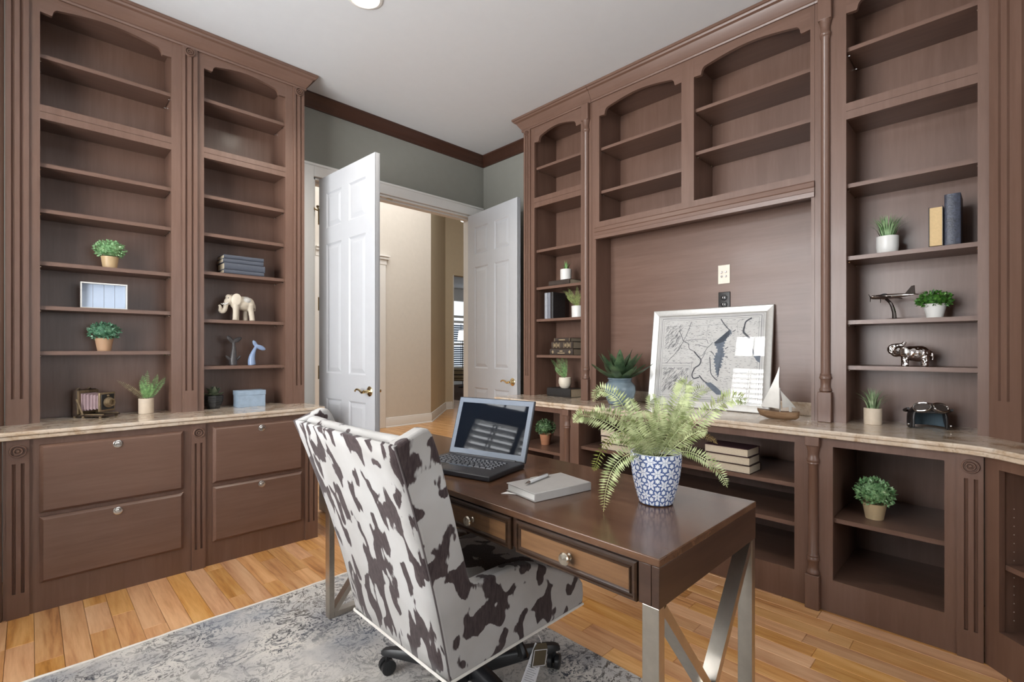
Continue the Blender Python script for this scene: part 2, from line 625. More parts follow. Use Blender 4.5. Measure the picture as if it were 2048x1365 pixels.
# ---- six-panel door leaf: local x along the leaf from the hinge, y = thickness, z up
def door_leaf(name, hx, hy, tx, ty, width, lever_y):
    ang = math.atan2(ty - hy, tx - hx)
    root = thing(name, '', '', (hx, hy, 0.012), ang)
    del root['label'], root['category']
    root['kind'] = 'structure'
    Hh = 2.452; th = 0.035
    st = 0.112; mid = 0.10
    zs = [(0.20, 0.84), (1.02, 1.955), (2.07, 2.325)]
    xs = [(st, width / 2 - mid / 2), (width / 2 + mid / 2, width - st)]
    core = MB().box(0, width, -th / 2 + 0.007, th / 2 - 0.007, 0, Hh)
    for sg in (-1, 1):
        y0, y1 = sorted((sg * (th / 2 - 0.007), sg * th / 2))
        core.box(0, st, y0, y1, 0, Hh); core.box(width - st, width, y0, y1, 0, Hh)
        core.box(xs[0][1], xs[1][0], y0, y1, 0, Hh)
        zr = [0, zs[0][0], zs[0][1], zs[1][0], zs[1][1], zs[2][0], zs[2][1], Hh]
        for i in range(0, 8, 2):
            for a, c in xs:
                core.box(a, c, y0, y1, zr[i], zr[i + 1])
    core.box(0, 0.002, -th / 2, th / 2, 0, Hh); core.box(width - 0.002, width, -th / 2, th / 2, 0, Hh)
    for a, c in xs:
        for z0, z1 in zs:
            for sg in (-1, 1):
                e = 0.011       # sloped sticking round the recess
                core.add([(a, sg * th / 2, z0), (c, sg * th / 2, z0), (c, sg * th / 2, z1), (a, sg * th / 2, z1),
                          (a + e, sg * (th / 2 - 0.007), z0 + e), (c - e, sg * (th / 2 - 0.007), z0 + e), (c - e, sg * (th / 2 - 0.007), z1 - e), (a + e, sg * (th / 2 - 0.007), z1 - e)],
                         [(0, 1, 5, 4), (1, 2, 6, 5), (2, 3, 7, 6), (3, 0, 4, 7)])
    core.build('door_slab', M_WHITE, root, smooth=0, fix=False)
    for a, c in xs:
        for z0, z1 in zs:
            p = MB()
            i, e = 0.012, 0.030
            x0, x1, y0, y1 = a + i, c - i, z0 + i, z1 - i
            vs = []
            for d, q in ((th / 2 - 0.0005, e), (th / 2 - 0.008, 0), (-(th / 2 - 0.008), 0), (-(th / 2 - 0.0005), e)):
                vs += [(x0 + q, d, y0 + q), (x1 - q, d, y0 + q), (x1 - q, d, y1 - q), (x0 + q, d, y1 - q)]
            fs = [(0, 1, 2, 3), (15, 14, 13, 12)]
            for r in range(3):
                for k in range(4):
                    l = (k + 1) % 4
                    fs.append((r * 4 + k, r * 4 + l, r * 4 + 4 + l, r * 4 + 4 + k))
            p.add(vs, fs)
            p.build('panel', M_WHITE, root, smooth=0)
    zl = 0.918
    lv = MB()
    for sg in (-1, 1):
        lv.lathe([(0.001, sg * th / 2), (0.033, sg * th / 2), (0.033, sg * (th / 2 + 0.004)), (0.024, sg * (th / 2 + 0.010)), (0.011, sg * (th / 2 + 0.014)), (0.010, sg * (th / 2 + 0.045)), (0.0, sg * (th / 2 + 0.047))], 20, (width - 0.062, 0, zl), 'y')
        y = sg * (th / 2 + 0.042)
        pts = spline([(width - 0.062, y, zl), (width - 0.09, y, zl - 0.006), (width - 0.115, y, zl + 0.006), (width - 0.145, y, zl + 0.012), (width - 0.168, y, zl + 0.004), (width - 0.172, y, zl - 0.004)], 14)
        lv.tube(pts, [0.010, 0.0095, 0.009, 0.008, 0.0075, 0.007, 0.007, 0.007, 0.007, 0.0065, 0.006, 0.006, 0.006, 0.006], 8)
    lv.tube([(width - 0.062, -th / 2 - 0.01, zl), (width - 0.062, th / 2 + 0.01, zl)], 0.007, 8)
    lv.build('lever_handle', M_BRASS, root)
    for i, z in enumerate((0.25, 1.02, 1.53, 2.17)):
        h = MB()
        h.tube([(-0.012, lever_y * 0.012, z - 0.05), (-0.012, lever_y * 0.012, z + 0.05)], 0.008, 10)
        h.box(-0.012, 0.0, lever_y * 0.012 - 0.001, lever_y * 0.012 + 0.001, z - 0.05, z + 0.05)
        if i == 3:
            for s_ in (-1, 1):
                h.tube([(-0.012, lever_y * 0.012, z + 0.055), (-0.012 + s_ * 0.02, lever_y * 0.03, z + 0.065), (-0.012 + s_ * 0.034, lever_y * 0.04, z + 0.075)], [0.006, 0.006, 0.011], 8)
        h.build('hinge', M_BRASS, root)
    return root


door_leaf('door_1', 1.545, 3.585, 1.585, 2.83, 0.755, -1)
door_leaf('door_2', 2.975, 3.585, 2.882, 2.83, 0.755, 1)


# ---- windows: one seen as a reflection, one unseen and added to light the room
M_PANE = glass('window_glass', (1, 1, 1), 0.0)


def window(name, width, z0, z1, tz, cols, loc, rz, louvres=True):
    """local x along the wall, y outwards, sill at z0"""
    root = struct(thing(name, '', '', loc, rz)); del root['label'], root['category']
    f = MB()
    f.box(-0.09, 0, -0.02, 0, z0 - 0.09, z1 + 0.09); f.box(width, width + 0.09, -0.02, 0, z0 - 0.09, z1 + 0.09)
    f.box(0, width, -0.02, 0, z1, z1 + 0.09); f.box(-0.12, width + 0.12, -0.05, 0, z0 - 0.09, z0)
    cw = width / cols
    for i in range(cols + 1):
        xx = min(max(i * cw - 0.03, 0), width - 0.06)
        f.box(xx, xx + 0.06, 0.0, 0.10, z0, z1)
    f.box(0, width, 0.0, 0.10, tz, tz + 0.2); f.box(0, width, 0.0, 0.10, z1 - 0.05, z1); f.box(0, width, 0.0, 0.10, z0, z0 + 0.05)
    for i in range(cols):
        f.box((i + 0.5) * cw - 0.011, (i + 0.5) * cw + 0.011, 0.07, 0.09, z0, z1)
    f.box(0, width, 0.07, 0.09, (z0 + tz) / 2 - 0.02, (z0 + tz) / 2 + 0.02)
    f.build('window_frame', M_TRIMW, root, smooth=0)
    MB().box(0.005, width - 0.005, 0.078, 0.082, z0 + 0.01, z1 - 0.01).build('pane', M_PANE, root, smooth=0)
    if louvres:
        sl = MB().box(0.035, cw - 0.035, -0.032, 0.032, -0.004, 0.004).mesh('slat', M_TRIMW, 0)
        for i in range(cols):
            z = z0 + 0.1
            while z < tz - 0.03:
                inst('slat', sl, root, (i * cw, 0.03, z), (math.radians(-18), 0, 0)); z += 0.075
            MB().box((i + 0.5) * cw - 0.006, (i + 0.5) * cw + 0.006, -0.012, -0.004, z0 + 0.08, tz - 0.03).build('tilt_rod', M_TRIMW, root, smooth=0)
    return root


window('window_1', WY1 - WY0, 0.75, 2.75, 2.2, 4, (XL, WY0, 0), PI / 2)
window('added_window_2', VX1 - VX0, 0.75, 2.65, 2.1, 3, (VX1, YF, 0), PI, False)

# ---- hall beyond the doors
wall('wall_hall', [(2.9, 3.77, 6.71, 6.85, 2.5, 4.6), (1.2, 2.9, 6.71, 6.85, 0, 4.6), (3.77, 4.736, 6.71, 6.85, 0, 4.6)], M_CREAM)
b = MB().prism([(4.736, 6.71), (5.93, 7.904), (5.88, 7.95), (4.66, 6.80)], 0, 4.6, 'z')
b.prism([(5.93, 7.904), (6.13, 7.904), (6.13, 8.03), (5.88, 8.03)], 0, 4.6, 'z')
b.prism([(6.13, 7.904), (9.3, 7.904), (9.3, 8.03), (6.13, 8.03)], 2.72, 4.6, 'z')
b.box(7.9, 9.3, 7.904, 8.03, 0, 2.72)
struct(b.build('wall_hall_corner', M_TAN, smooth=0))
wall('wall_hall_left', [(0.9, 1.2, YA + T, 6.85, 0, 4.6)], M_CREAM)
wall('wall_hall_right', [(9.3, 9.45, 3.4, 8.03, 0, 4.6), (XB + T, 9.3, YA, YA + T, 0, 4.6), (0.9, XB + T, YA + 0.01, YA + T, ZC + 0.1, 4.6)], M_CREAM)
struct(MB().box(0.9, 9.45, YA, 8.03, 4.6, 4.7).build('ceiling_hall', M_CEIL, smooth=0))
bp = [(0, 0), (0.018, 0), (0.018, 0.115), (0.012, 0.128), (0.010, 0.145), (0, 0.15)]
b = MB().sweep([(3.885, 6.71), (4.736, 6.71), (5.93, 7.904), (6.10, 7.904)], bp)
b.sweep([(3.885, 6.692), (4.743, 6.692), (5.937, 7.886), (6.10, 7.886)], [(0, 0), (0.012, 0), (0.010, 0.012), (0, 0.018)])
struct(b.build('baseboard_hall', M_TRIMW, smooth=30))
b = MB().box(3.77, 3.885, 6.685, 6.71, 0, 2.5).box(2.8, 3.90, 6.68, 6.71, 2.5, 2.58).box(2.8, 3.925, 6.66, 6.71, 2.58, 2.62).box(2.8, 3.94, 6.645, 6.71, 2.62, 2.64)
b.box(2.78, 2.895, 6.685, 6.71, 0, 2.5)
struct(b.build('trim_4', M_TRIMW, bevel=0.004))
d3 = struct(MB().box(2.9, 3.76, 6.74, 6.78, 0.01, 2.49).build('door_3', M_WHITE, bevel=0.003))
MB().lathe([(0.0, 6.66), (0.02, 6.665), (0.026, 6.68), (0.022, 6.70), (0.01, 6.71), (0.01, 6.74), (0.03, 6.738), (0.03, 6.74)], 16, (3.70, 0, 0.98), 'y').build('door_knob', M_BRASS, d3)
struct(MB().box(6.12, 6.135, 7.89, 8.04, 0, 2.72).build('trim_5', M_TRIMW, smooth=0))

# living room glimpsed through the far opening
wall('wall_living', [(5.0, 9.55, 13.3, 13.45, 0, 4.0), (11.7, 12.6, 13.3, 13.45, 0, 4.0), (9.55, 11.7, 13.3, 13.45, 0, 0.55), (9.55, 11.7, 13.3, 13.45, 2.95, 4.0), (12.5, 12.6, 8.0, 13.3, 0, 4.0), (4.9, 5.0, 8.03, 13.45, 0, 4.0), (5.0, 5.9, 8.03, 8.1, 0, 4.0)], M_TRIMW)
struct(MB().box(4.9, 12.6, 8.03, 13.45, 3.3, 3.4).build('ceiling_living', M_CEIL, smooth=0))
M_LOUV = plain('blue_grey_louvre', (120, 134, 152), 0.6)
root = struct(thing('window_3', '', '', (9.55, 13.3, 0))); del root['label'], root['category']
f = MB()
for xx in (0, 0.66, 1.37, 2.07):
    f.box(xx, xx + 0.08, -0.04, 0.06, 0.55, 2.95)
for z in (0.55, 1.35, 2.12, 2.3, 2.87):
    f.box(0, 2.15, -0.04, 0.06, z, z + 0.08)
f.build('window_frame', M_TRIMW, root, smooth=0)
MB().box(0.01, 2.14, 0.05, 0.056, 0.56, 2.94).build('pane', M_PANE, root, smooth=0)
sl = MB().box(0.08, 0.66, -0.03, 0.03, -0.005, 0.005).mesh('slat', M_LOUV, 0)
for i in range(3):
    z = 0.68
    while z < 2.1:
        if abs(z - 1.39) > 0.06:
            inst('slat', sl, root, (i * 0.705, 0.0, z), (math.radians(-50), 0, 0))
        z += 0.075
    MB().box(i * 0.705 + 0.36, i * 0.705 + 0.375, -0.035, -0.03, 0.66, 2.1).build('tilt_rod', M_BLACK, root, smooth=0)

# =================================================================== BUILT-IN CABINETS
CT = 0.835        # worktop surface
CROWN = [(0, 2.975), (0.010, 2.975), (0.013, 2.984), (0.010, 2.992), (0.016, 3.000), (0.034, 3.026), (0.044, 3.044), (0.058, 3.050), (0.062, 3.060), (0.070, 3.063), (0.070, 3.078), (0, 3.078)]
PIN = MB().lathe([(0.004, 0), (0.0045, 0.006), (0.002, 0.012)], 6, (0, 0, 0), 'x').mesh('shelf_pin', M_SILVER, 0)
SHELF = {}


def shelf(parent, u0, u1, v0, v1, ztop, pins=True, th=0.02):
    key = (round(u1 - u0, 4), round(v1 - v0, 4), th)
    if key not in SHELF:
        SHELF[key] = MB().box(0, u1 - u0, 0, v1 - v0, -th, 0).mesh('shelf', M_WH, 0)
    o = inst('shelf', SHELF[key], parent, (u0, v0, ztop))
    if pins:
        for u, sx in ((u0 - 0.004, 1), (u1 + 0.004, -1)):
            for v in (v0 + 0.035, v1 - 0.03):
                inst('shelf_pin', PIN, o, (u - u0, v - v0, -th - 0.004), (0, 0, 0), (sx, 1, 1))
    return o


def arch_rail(u0, u1, zs, zp, ztop, pad):
    """top rail whose lower edge is a shouldered arch over the opening u0..u1"""
    w = u1 - u0
    k = 0.042
    low = [(u0, zs), (u0 + k, zs - 0.003)]
    h = zp - zs
    for i in range(5):
        t = i / 4 * PI / 2
        low.append((u0 + k + 0.004 + 0.026 * (1 - math.cos(t)), zs + 0.004 + (h * 0.55) * math.sin(t)))
    for i in range(1, 10):
        t = i / 10
        low.append((u0 + k + 0.03 + (w - 2 * k - 0.06) * t, zs + h * 0.55 + 0.004 + h * 0.43 * math.sin(PI * t)))
    low += [(2 * (u0 + w / 2) - p[0], p[1]) for p in low[6::-1]]
    return [(u0 - pad[0], ztop), (u0 - pad[0], zs)] + low + [(u1 + pad[1], zs), (u1 + pad[1], ztop)]


def flute_profile(u0, u1, v, cs, gw=0.012, gd=0.0105):
    pts = [(u0, 0.0), (u0, -v)]
    for c in cs:
        pts += [(c - gw / 2, -v), (c - gw / 4, -v + gd * 0.85), (c, -v + gd), (c + gw / 4, -v + gd * 0.85), (c + gw / 2, -v)]
    pts += [(u1, -v), (u1, 0.0)]
    return pts


def pilaster(parent, u0, u1, z0, z1, f0, f1, cs, v=0.012):
    b = MB()
    b.box(u0, u1, -v, 0, z0, f0); b.box(u0, u1, -v, 0, f1, z1)
    b.prism(flute_profile(u0, u1, v, cs), f0, f1, 'z')
    return b.build('pilaster', M_WV, parent, smooth=30)


def rosette(parent, u, z, r, v):
    b = MB().lathe([(r * 1.06, 0.001), (r, 0.0), (r, -0.006), (r * 0.93, -0.010), (r * 0.84, -0.010), (r * 0.76, -0.001), (r * 0.64, -0.001), (r * 0.54, -0.009), (r * 0.42, -0.009), (r * 0.33, -0.002), (r * 0.25, -0.002), (r * 0.18, -0.008), (0.0, -0.010)], 28, (u, -v, z), 'y')
    return b.build('rosette', M_WV, parent)


def post(parent, u, zb, zt, hb, ht, bw, r, v=0.0):
    """turned half column between two square blocks"""
    b = MB(); pj = 0.032
    b.box(u - bw / 2, u + bw / 2, -pj, 0.004 + v, zb, zb + hb); b.box(u - bw / 2, u + bw / 2, -pj, 0.004 + v, zt - ht, zt)
    b.split('post_block', M_WV, parent, bevel=0.003)
    a, c = zb + hb, zt - ht
    pr = [(r * 1.05, a), (r * 1.3, a + 0.006), (r * 1.3, a + 0.014), (r * 1.08, a + 0.02), (r * 0.98, a + 0.03), (r * 1.05, a + 0.062), (r * 1.3, a + 0.068), (r * 1.3, a + 0.076), (r * 1.12, a + 0.082), (r * 1.2, a + 0.088), (r * 0.98, a + 0.096),
          (r * 0.92, c - 0.088), (r * 1.15, c - 0.082), (r * 1.08, c - 0.076), (r * 1.25, c - 0.07), (r * 1.22, c - 0.062), (r * 1.0, c - 0.056), (r * 1.0, c - 0.03), (r * 1.2, c - 0.018), (r * 1.15, c - 0.012), (r * 1.35, c - 0.004), (r * 1.35, c)]
    b = MB().lathe(pr, 20, (u, -0.008, 0))
    return b.build('turned_column', M_WV, parent, smooth=40)


def upper(root, w, depth, o0, o1, rail, zs, zp, shelves_lo, shelves_up, zb=CT, pad=None, crown_l=False, crown_r=False, pins=True, crown_v=0.0):
    """tall open bookcase: frame with two openings, the upper one arched"""
    ft = 0.022
    f = MB()
    f.box(0, o0, 0, ft, zb, 2.99); f.box(o1, w, 0, ft, zb, 2.99)
    f.box(o0, o1, 0, ft, rail[0], (rail[0] + rail[1]) / 2 - 0.0015); f.box(o0, o1, 0, ft, (rail[0] + rail[1]) / 2 + 0.0015, rail[1])
    f.box(o0, o1, 0.003, ft, (rail[0] + rail[1]) / 2 - 0.0015, (rail[0] + rail[1]) / 2 + 0.0015)
    f.split('frame_board', M_WV, root, smooth=0)
    MB().prism(arch_rail(o0, o1, zs, zp, 2.985, (0, 0)), 0.0005, ft - 0.0005, 'y').build('arched_rail', M_WH, root, smooth=35)
    i0, i1 = o0 - 0.006, o1 + 0.006
    c = MB()
    c.box(i0 - 0.018, i0, ft, depth, zb, 2.98); c.box(i1, i1 + 0.018, ft, depth, zb, 2.98)
    c.split('side_panel', M_WV, root, smooth=0)
    MB().box(i0 - 0.018, i1 + 0.018, depth - 0.014, depth, zb, 2.98).build('back_panel', M_WV, root, smooth=0)
    c = MB()
    c.box(i0, i1, ft, depth - 0.014, 2.955, 2.975); c.box(i0, i1, ft, depth - 0.014, rail[0] + 0.012, rail[1] - 0.006)
    c.split('box_deck', M_WH, root, smooth=0)
    for z in shelves_lo + shelves_up:
        shelf(root, i0 + 0.003, i1 - 0.003, ft + 0.004, depth - 0.016, z, pins)
    path = [(0, crown_v), (w, crown_v)]
    if crown_r:
        path += [(w, depth)]
    if crown_l:
        path = [(0, depth)] + path
    MB().sweep(path, CROWN).build('crown_moulding', M_WH, root, smooth=25)
    # end panels seen from the side
    if crown_r:
        MB().box(w - 0.018, w, ft, depth, zb, 2.98).build('end_panel', M_WV, root, smooth=0)
    if crown_l:
        MB().box(0, 0.018, ft, depth, zb, 2.98).build('end_panel', M_WV, root, smooth=0)


def base_open(root, w, depth, o0, o1, zo, shelves_, left_end=False, right_end=False):
    ft = 0.022; top = 0.796
    f = MB()
    f.box(0, o0, 0, ft, 0, top); f.box(o1, w, 0, ft, 0, top)
    f.box(o0, o1, 0, ft, 0, zo[0]); f.box(o0, o1, 0, ft, zo[1], top)
    f.split('frame_board', M_WV, root, smooth=0)
    i0, i1 = o0 - 0.006, o1 + 0.006
    c = MB().box(i0 - 0.018, i0, ft, depth, 0, top).box(i1, i1 + 0.018, ft, depth, 0, top)
    if left_end:
        c.box(0, 0.018, ft, depth, 0, top)
    c.split('side_panel', M_WV, root, smooth=0)
    MB().box(i0, i1, depth - 0.014, depth, 0, top).build('back_panel', M_WV, root, smooth=0)
    c = MB().box(i0, i1, ft, depth - 0.014, zo[0] - 0.022, zo[0] - 0.002).box(i0, i1, ft, depth - 0.014, top - 0.02, top)
    c.split('box_deck', M_WH, root, smooth=0)
    for z in shelves_:
        shelf(root, i0 + 0.003, i1 - 0.003, ft + 0.004, depth - 0.016, z)


# ---- left bookcase (door wall), two bays
UD = 0.242
bl1 = thing('bookcase', 'wide open brown bookcase bay left of the fluted middle pilaster, holding two topiaries', 'bookcase', (-0.085, 3.38, 0), 0, 'left wall bookcase bays')
upper(bl1, 0.804, UD, 0.121, 0.665, (2.354, 2.425), 2.887, 2.944, [2.141, 1.911, 1.646, 1.422, 1.193], [2.689])
pilaster(bl1, 0.004, 0.082, CT, 2.975, 0.96, 2.93, (0.026, 0.056))
pilaster(bl1, 0.716, 0.792, CT, 2.975, 0.96, 2.93, (0.737, 0.768))
rosette(bl1, 0.753, 2.948, 0.026, 0.012)
bl2 = thing('bookcase', 'narrow open brown bookcase bay next to the white door, holding the cream elephant', 'bookcase', (0.719, 3.38, 0), 0, 'left wall bookcase bays')
upper(bl2, 0.617, UD, 0.024, 0.495, (2.354, 2.418), 2.89, 2.944, [2.141, 1.911, 1.677, 1.386, 1.10], [2.724], crown_r=True)
pilaster(bl2, 0.545, 0.615, CT, 2.975, 0.96, 2.93, (0.565, 0.594))
rosette(bl2, 0.580, 2.948, 0.026, 0.012)

# ---- left file cabinets below
M_LOCK = plain('lock_metal', (206, 202, 198), 0.22, 1.0, 0.5, 0.05)


def file_cabinet(root, w, depth, dr, kn, rows, end=False):
    b = MB()
    b.box(0, w, 0, depth, 0, 0.796)
    b.build('cabinet_body', M_WV, root, smooth=0)
    for z0, z1 in rows:
        u0, u1 = dr
        d = MB()
        d.box(u0, u1, -0.008, 0.0, z0, z1)
        d.frustum(u0, u1, z0, z1, -0.008, -0.022, 0.013)
        dw = d.build('drawer', M_WH, root, smooth=20)
        k = MB().lathe([(0.019, 0), (0.019, -0.003), (0.015, -0.005), (0.011, -0.0045), (0.009, -0.010), (0.0055, -0.011), (0.0, -0.0105)], 18, (kn, -0.022, z1 - 0.03), 'y')
        k.build('lock_knob', M_LOCK, dw)


fc1 = thing('file_cabinet', 'wide brown file cabinet with two drawers at the left edge of the room', 'cabinet', (-0.085, 3.11, 0), 0, 'left wall file cabinets')
file_cabinet(fc1, 0.775, 0.51, (0.116, 0.671), 0.395, [(0.452, 0.765), (0.133, 0.434)])
pilaster(fc1, 0.010, 0.083, 0, 0.796, 0.11, 0.69, (0.034, 0.062), 0.012); rosette(fc1, 0.047, 0.747, 0.029, 0.012)
pilaster(fc1, 0.708, 0.773, 0, 0.796, 0.11, 0.69, (0.728, 0.754), 0.012); rosette(fc1, 0.741, 0.747, 0.027, 0.012)
fc2 = thing('file_cabinet', 'narrower brown file cabinet with two drawers beside the white door', 'cabinet', (0.69, 3.11, 0), 0, 'left wall file cabinets')
file_cabinet(fc2, 0.623, 0.51, (0.034, 0.524), 0.284, [(0.456, 0.769), (0.130, 0.438)])
pilaster(fc2, 0.543, 0.622, 0, 0.796, 0.11, 0.69, (0.566, 0.598), 0.012); rosette(fc2, 0.582, 0.747, 0.027, 0.012)

# angled units closing the left corner (only their edge shows)
a45 = PI / 4
q = thing('corner_cabinet', 'angled brown corner base cabinet at the far left edge of the photo', 'cabinet', (-0.088 - 0.50 * 0.7071, 3.108 - 0.50 * 0.7071, 0), a45)
base_open(q, 0.50, 0.30, 0.05, 0.47, (0.15, 0.758), [0.44])
q = thing('corner_bookcase', 'angled brown corner bookcase at the far left edge of the photo', 'bookcase', (-0.088 - 0.50 * 0.7071, 3.378 - 0.50 * 0.7071, 0), a45)
upper(q, 0.50, 0.16, 0.06, 0.46, (2.354, 2.425), 2.887, 2.944, [2.0, 1.6, 1.2], [2.689])


def worktop(name, label, poly_top, poly_low):
    root = thing(name, label, 'countertop', (poly_top[0][0], poly_top[0][1], CT - 0.038))
    mv = Matrix.Translation((-poly_top[0][0], -poly_top[0][1], -(CT - 0.038)))
    MB().prism(poly_top, CT - 0.019, CT, 'z').map(mv).build('slab', M_GRAN, root, smooth=25, bevel=0.005, seg=3)
    MB().prism(poly_low, CT - 0.038, CT - 0.0192, 'z').map(mv).build('edge_build_up', M_GRAN, root, smooth=25, bevel=0.004, seg=2)
    return root


def lp(o):
    return [(1.318 + o, 3.11 - o), (-0.088 - 0.41 * o, 3.11 - o), (-0.46 - 0.41 * o, 2.738 - o), (-0.70, 2.95), (-0.15, 3.60), (1.318 + o, 3.60)]


worktop('countertop', 'beige granite worktop over the file cabinets on the left wall', lp(0.033), lp(0.028))

# ---- right-hand cabinets (local x runs from the far corner towards the camera)
RZ = -PI / 2
XU, XF = 2.87, 2.60
nb = thing('bookcase', 'narrow open brown bookcase behind the right white door, with stacked old books', 'bookcase', (XU, 2.77, 0), RZ, 'right wall bookcases')
upper(nb, 0.679, 0.29, 0.12, 0.582, (2.334, 2.413), 2.857, 2.925, [1.999, 1.700, 1.445, 1.158], [2.663], crown_l=True)
pilaster(nb, 0.012, 0.082, CT, 2.975, 0.99, 2.93, (0.036, 0.059), 0.012)
rosette(nb, 0.047, 2.95, 0.02, 0.012)
post(nb, 0.636, CT, 2.974, 0.152, 0.118, 0.062, 0.0205)

hu = thing('hutch', 'wide brown hutch with two arched openings over the framed map recess', 'cabinet', (XU, 2.09, 0), RZ)
ft = 0.022
f = MB()
f.box(0.001, 0.064, 0, ft, 2.034, 2.99); f.box(0.677, 0.757, 0, ft, 2.034, 2.99); f.box(1.379, 1.399, 0, ft, 2.034, 2.99)
f.box(0.064, 0.677, 0, ft, 2.034, 2.108); f.box(0.757, 1.379, 0, ft, 2.034, 2.108)
f.box(0.001, 0.036, 0, ft, CT, 2.034); f.box(1.383, 1.399, 0, ft, CT, 2.034)
f.split('frame_board', M_WV, hu, smooth=0)
MB().prism([(0.0, 1.986), (-0.012, 1.986), (-0.014, 2.010), (-0.009, 2.014), (-0.009, 2.034), (-0.014, 2.038), (-0.012, 2.062), (-0.005, 2.07), (0.0, 2.07)], 0.03, 1.399, 'x').build('valance_moulding', M_WH, hu, smooth=20)
MB().box(0.03, 1.395, 0.0, 0.02, 1.986, 2.034).split('valance', M_WH, hu, smooth=0)
MB().prism(arch_rail(0.064, 0.677, 2.858, 2.928, 2.985, (0, 0)), 0.0005, ft - 0.0005, 'y').build('arched_rail', M_WH, hu, smooth=35)
MB().prism(arch_rail(0.757, 1.379, 2.858, 2.928, 2.985, (0, 0)), 0.0005, ft - 0.0005, 'y').build('arched_rail', M_WH, hu, smooth=35)
f = MB()
for u in (0.040, 0.683, 0.735, 1.385):
    f.box(u, u + 0.014, ft, 0.30, 2.034, 2.98)
f.box(0.018, 0.034, ft, 0.20, CT, 2.034); f.box(1.387, 1.399, ft, 0.20, CT, 2.034)
f.split('side_panel', M_WV, hu, smooth=0)
MB().box(0.04, 1.399, 0.287, 0.30, 2.0, 2.98).build('back_panel', M_WV, hu, smooth=0)
MB().box(0.018, 1.399, 0.19, 0.205, CT, 2.02).build('recess_panel', M_WH, hu, smooth=0)
f = MB()
f.box(0.054, 0.683, ft, 0.287, 2.088, 2.106); f.box(0.749, 1.385, ft, 0.287, 2.088, 2.106); f.box(0.036, 1.387, ft, 0.19, 2.02, 2.034)
f.box(0.054, 0.683, ft, 0.287, 2.955, 2.975); f.box(0.749, 1.385, ft, 0.287, 2.955, 2.975)
f.split('box_deck', M_WH, hu, smooth=0)
for z in (2.640, 2.333):
    shelf(hu, 0.057, 0.680, ft + 0.004, 0.286, z)
for z in (2.672, 2.409):
    shelf(hu, 0.752, 1.382, ft + 0.004, 0.286, z)
MB().sweep([(0.001, 0), (1.399, 0)], CROWN).build('crown_moulding', M_WH, hu, smooth=25)

tb = thing('bookcase', 'wide open brown bookcase at right with silver ornaments and a leather helmet', 'bookcase', (XU, 0.69, 0), RZ, 'right wall bookcases')
upper(tb, 0.642, 0.27, 0.135, 0.605, (2.338, 2.418), 2.864, 2.93, [2.025, 1.665, 1.346, 1.121], [2.703])
post(tb, 0.048, CT, 2.974, 0.152, 0.112, 0.060, 0.0205)

cu = thing('corner_bookcase', 'angled fluted brown corner bookcase end at the right edge of the photo', 'bookcase', (XU, 0.044, 0), RZ - a45)
upper(cu, 0.80, 0.20, 0.16, 0.66, (2.338, 2.418), 2.864, 2.93, [2.025, 1.665, 1.346, 1.121], [2.703])
pilaster(cu, 0.004, 0.135, CT, 2.975, 0.99, 2.93, (0.047, 0.083), 0.012)

bn = thing('base_cabinet', 'open brown base cabinet behind the laptop holding a terracotta potted topiary', 'cabinet', (XF, 2.79, 0), RZ, 'right wall base cabinets')
base_open(bn, 0.727, 0.55, 0.12, 0.627, (0.15, 0.760), [0.478], left_end=True)
post(bn, 0.697, 0.0, 0.796, 0.158, 0.042, 0.058, 0.021)
bc = thing('base_cabinet', 'wide open brown base cabinet behind the desk holding stacks of books', 'cabinet', (XF, 2.063, 0), RZ, 'right wall base cabinets')
base_open(bc, 1.392, 0.55, 0.062, 1.352, (0.149, 0.758), [0.556, 0.368])
br = thing('base_cabinet', 'open brown base cabinet at right holding a topiary in a tan pot', 'cabinet', (XF, 0.671, 0), RZ, 'right wall base cabinets')
base_open(br, 0.612, 0.55, 0.117, 0.498, (0.149, 0.757), [0.427])
post(br, 0.040, 0.0, 0.796, 0.158, 0.042, 0.058, 0.021)
pilaster(br, 0.536, 0.611, 0, 0.796, 0.11, 0.70, (0.562, 0.590), 0.012); rosette(br, 0.575, 0.749, 0.027, 0.012)
bq = thing('corner_cabinet', 'angled open brown corner base cabinet at the right edge of the photo', 'cabinet', (XF, 0.057, 0), RZ - a45)
base_open(bq, 0.80, 0.34, 0.055, 0.70, (0.15, 0.752), [0.40])
pegs = MB()
for i in range(14):
    pegs.lathe([(0.0, 0.0625), (0.0022, 0.063), (0.0022, 0.064), (0.0, 0.0645)], 6, (0, 0.06, 0.19 + i * 0.032), 'x')
pegs.map(Matrix.Translation((-0.0128, 0, 0))).build('peg_hole', plain('peg_hole_pale', (190, 175, 165), 0.6), bq)


def rp_(o):
    p = [(2.60 - o, 2.778 + o * 0.3), (2.60 - o, 0.15)]
    for i in range(1, 7):
        t = i / 7 * a45
        R = 0.21
        p.append((2.60 - o - R * (1 - math.cos(t)), 0.15 - R * math.sin(t)))
    x, y = p[-1]
    p += [(x - 0.45, y - 0.45), (x - 0.2, y - 0.72), (3.16, -0.06), (3.16, 2.778 + o * 0.3)]
    return p


wt = worktop('countertop', 'long beige granite worktop along the right wall curving at the corner', rp_(0.040), rp_(0.035))
r0 = rp_(0.040)[0]
MB().box(3.045 - r0[0], 3.058 - r0[0], 0.70 - r0[1], 2.055 - r0[1], 0.0382, 0.112).build('backsplash', M_GRAN, wt, bevel=0.003)

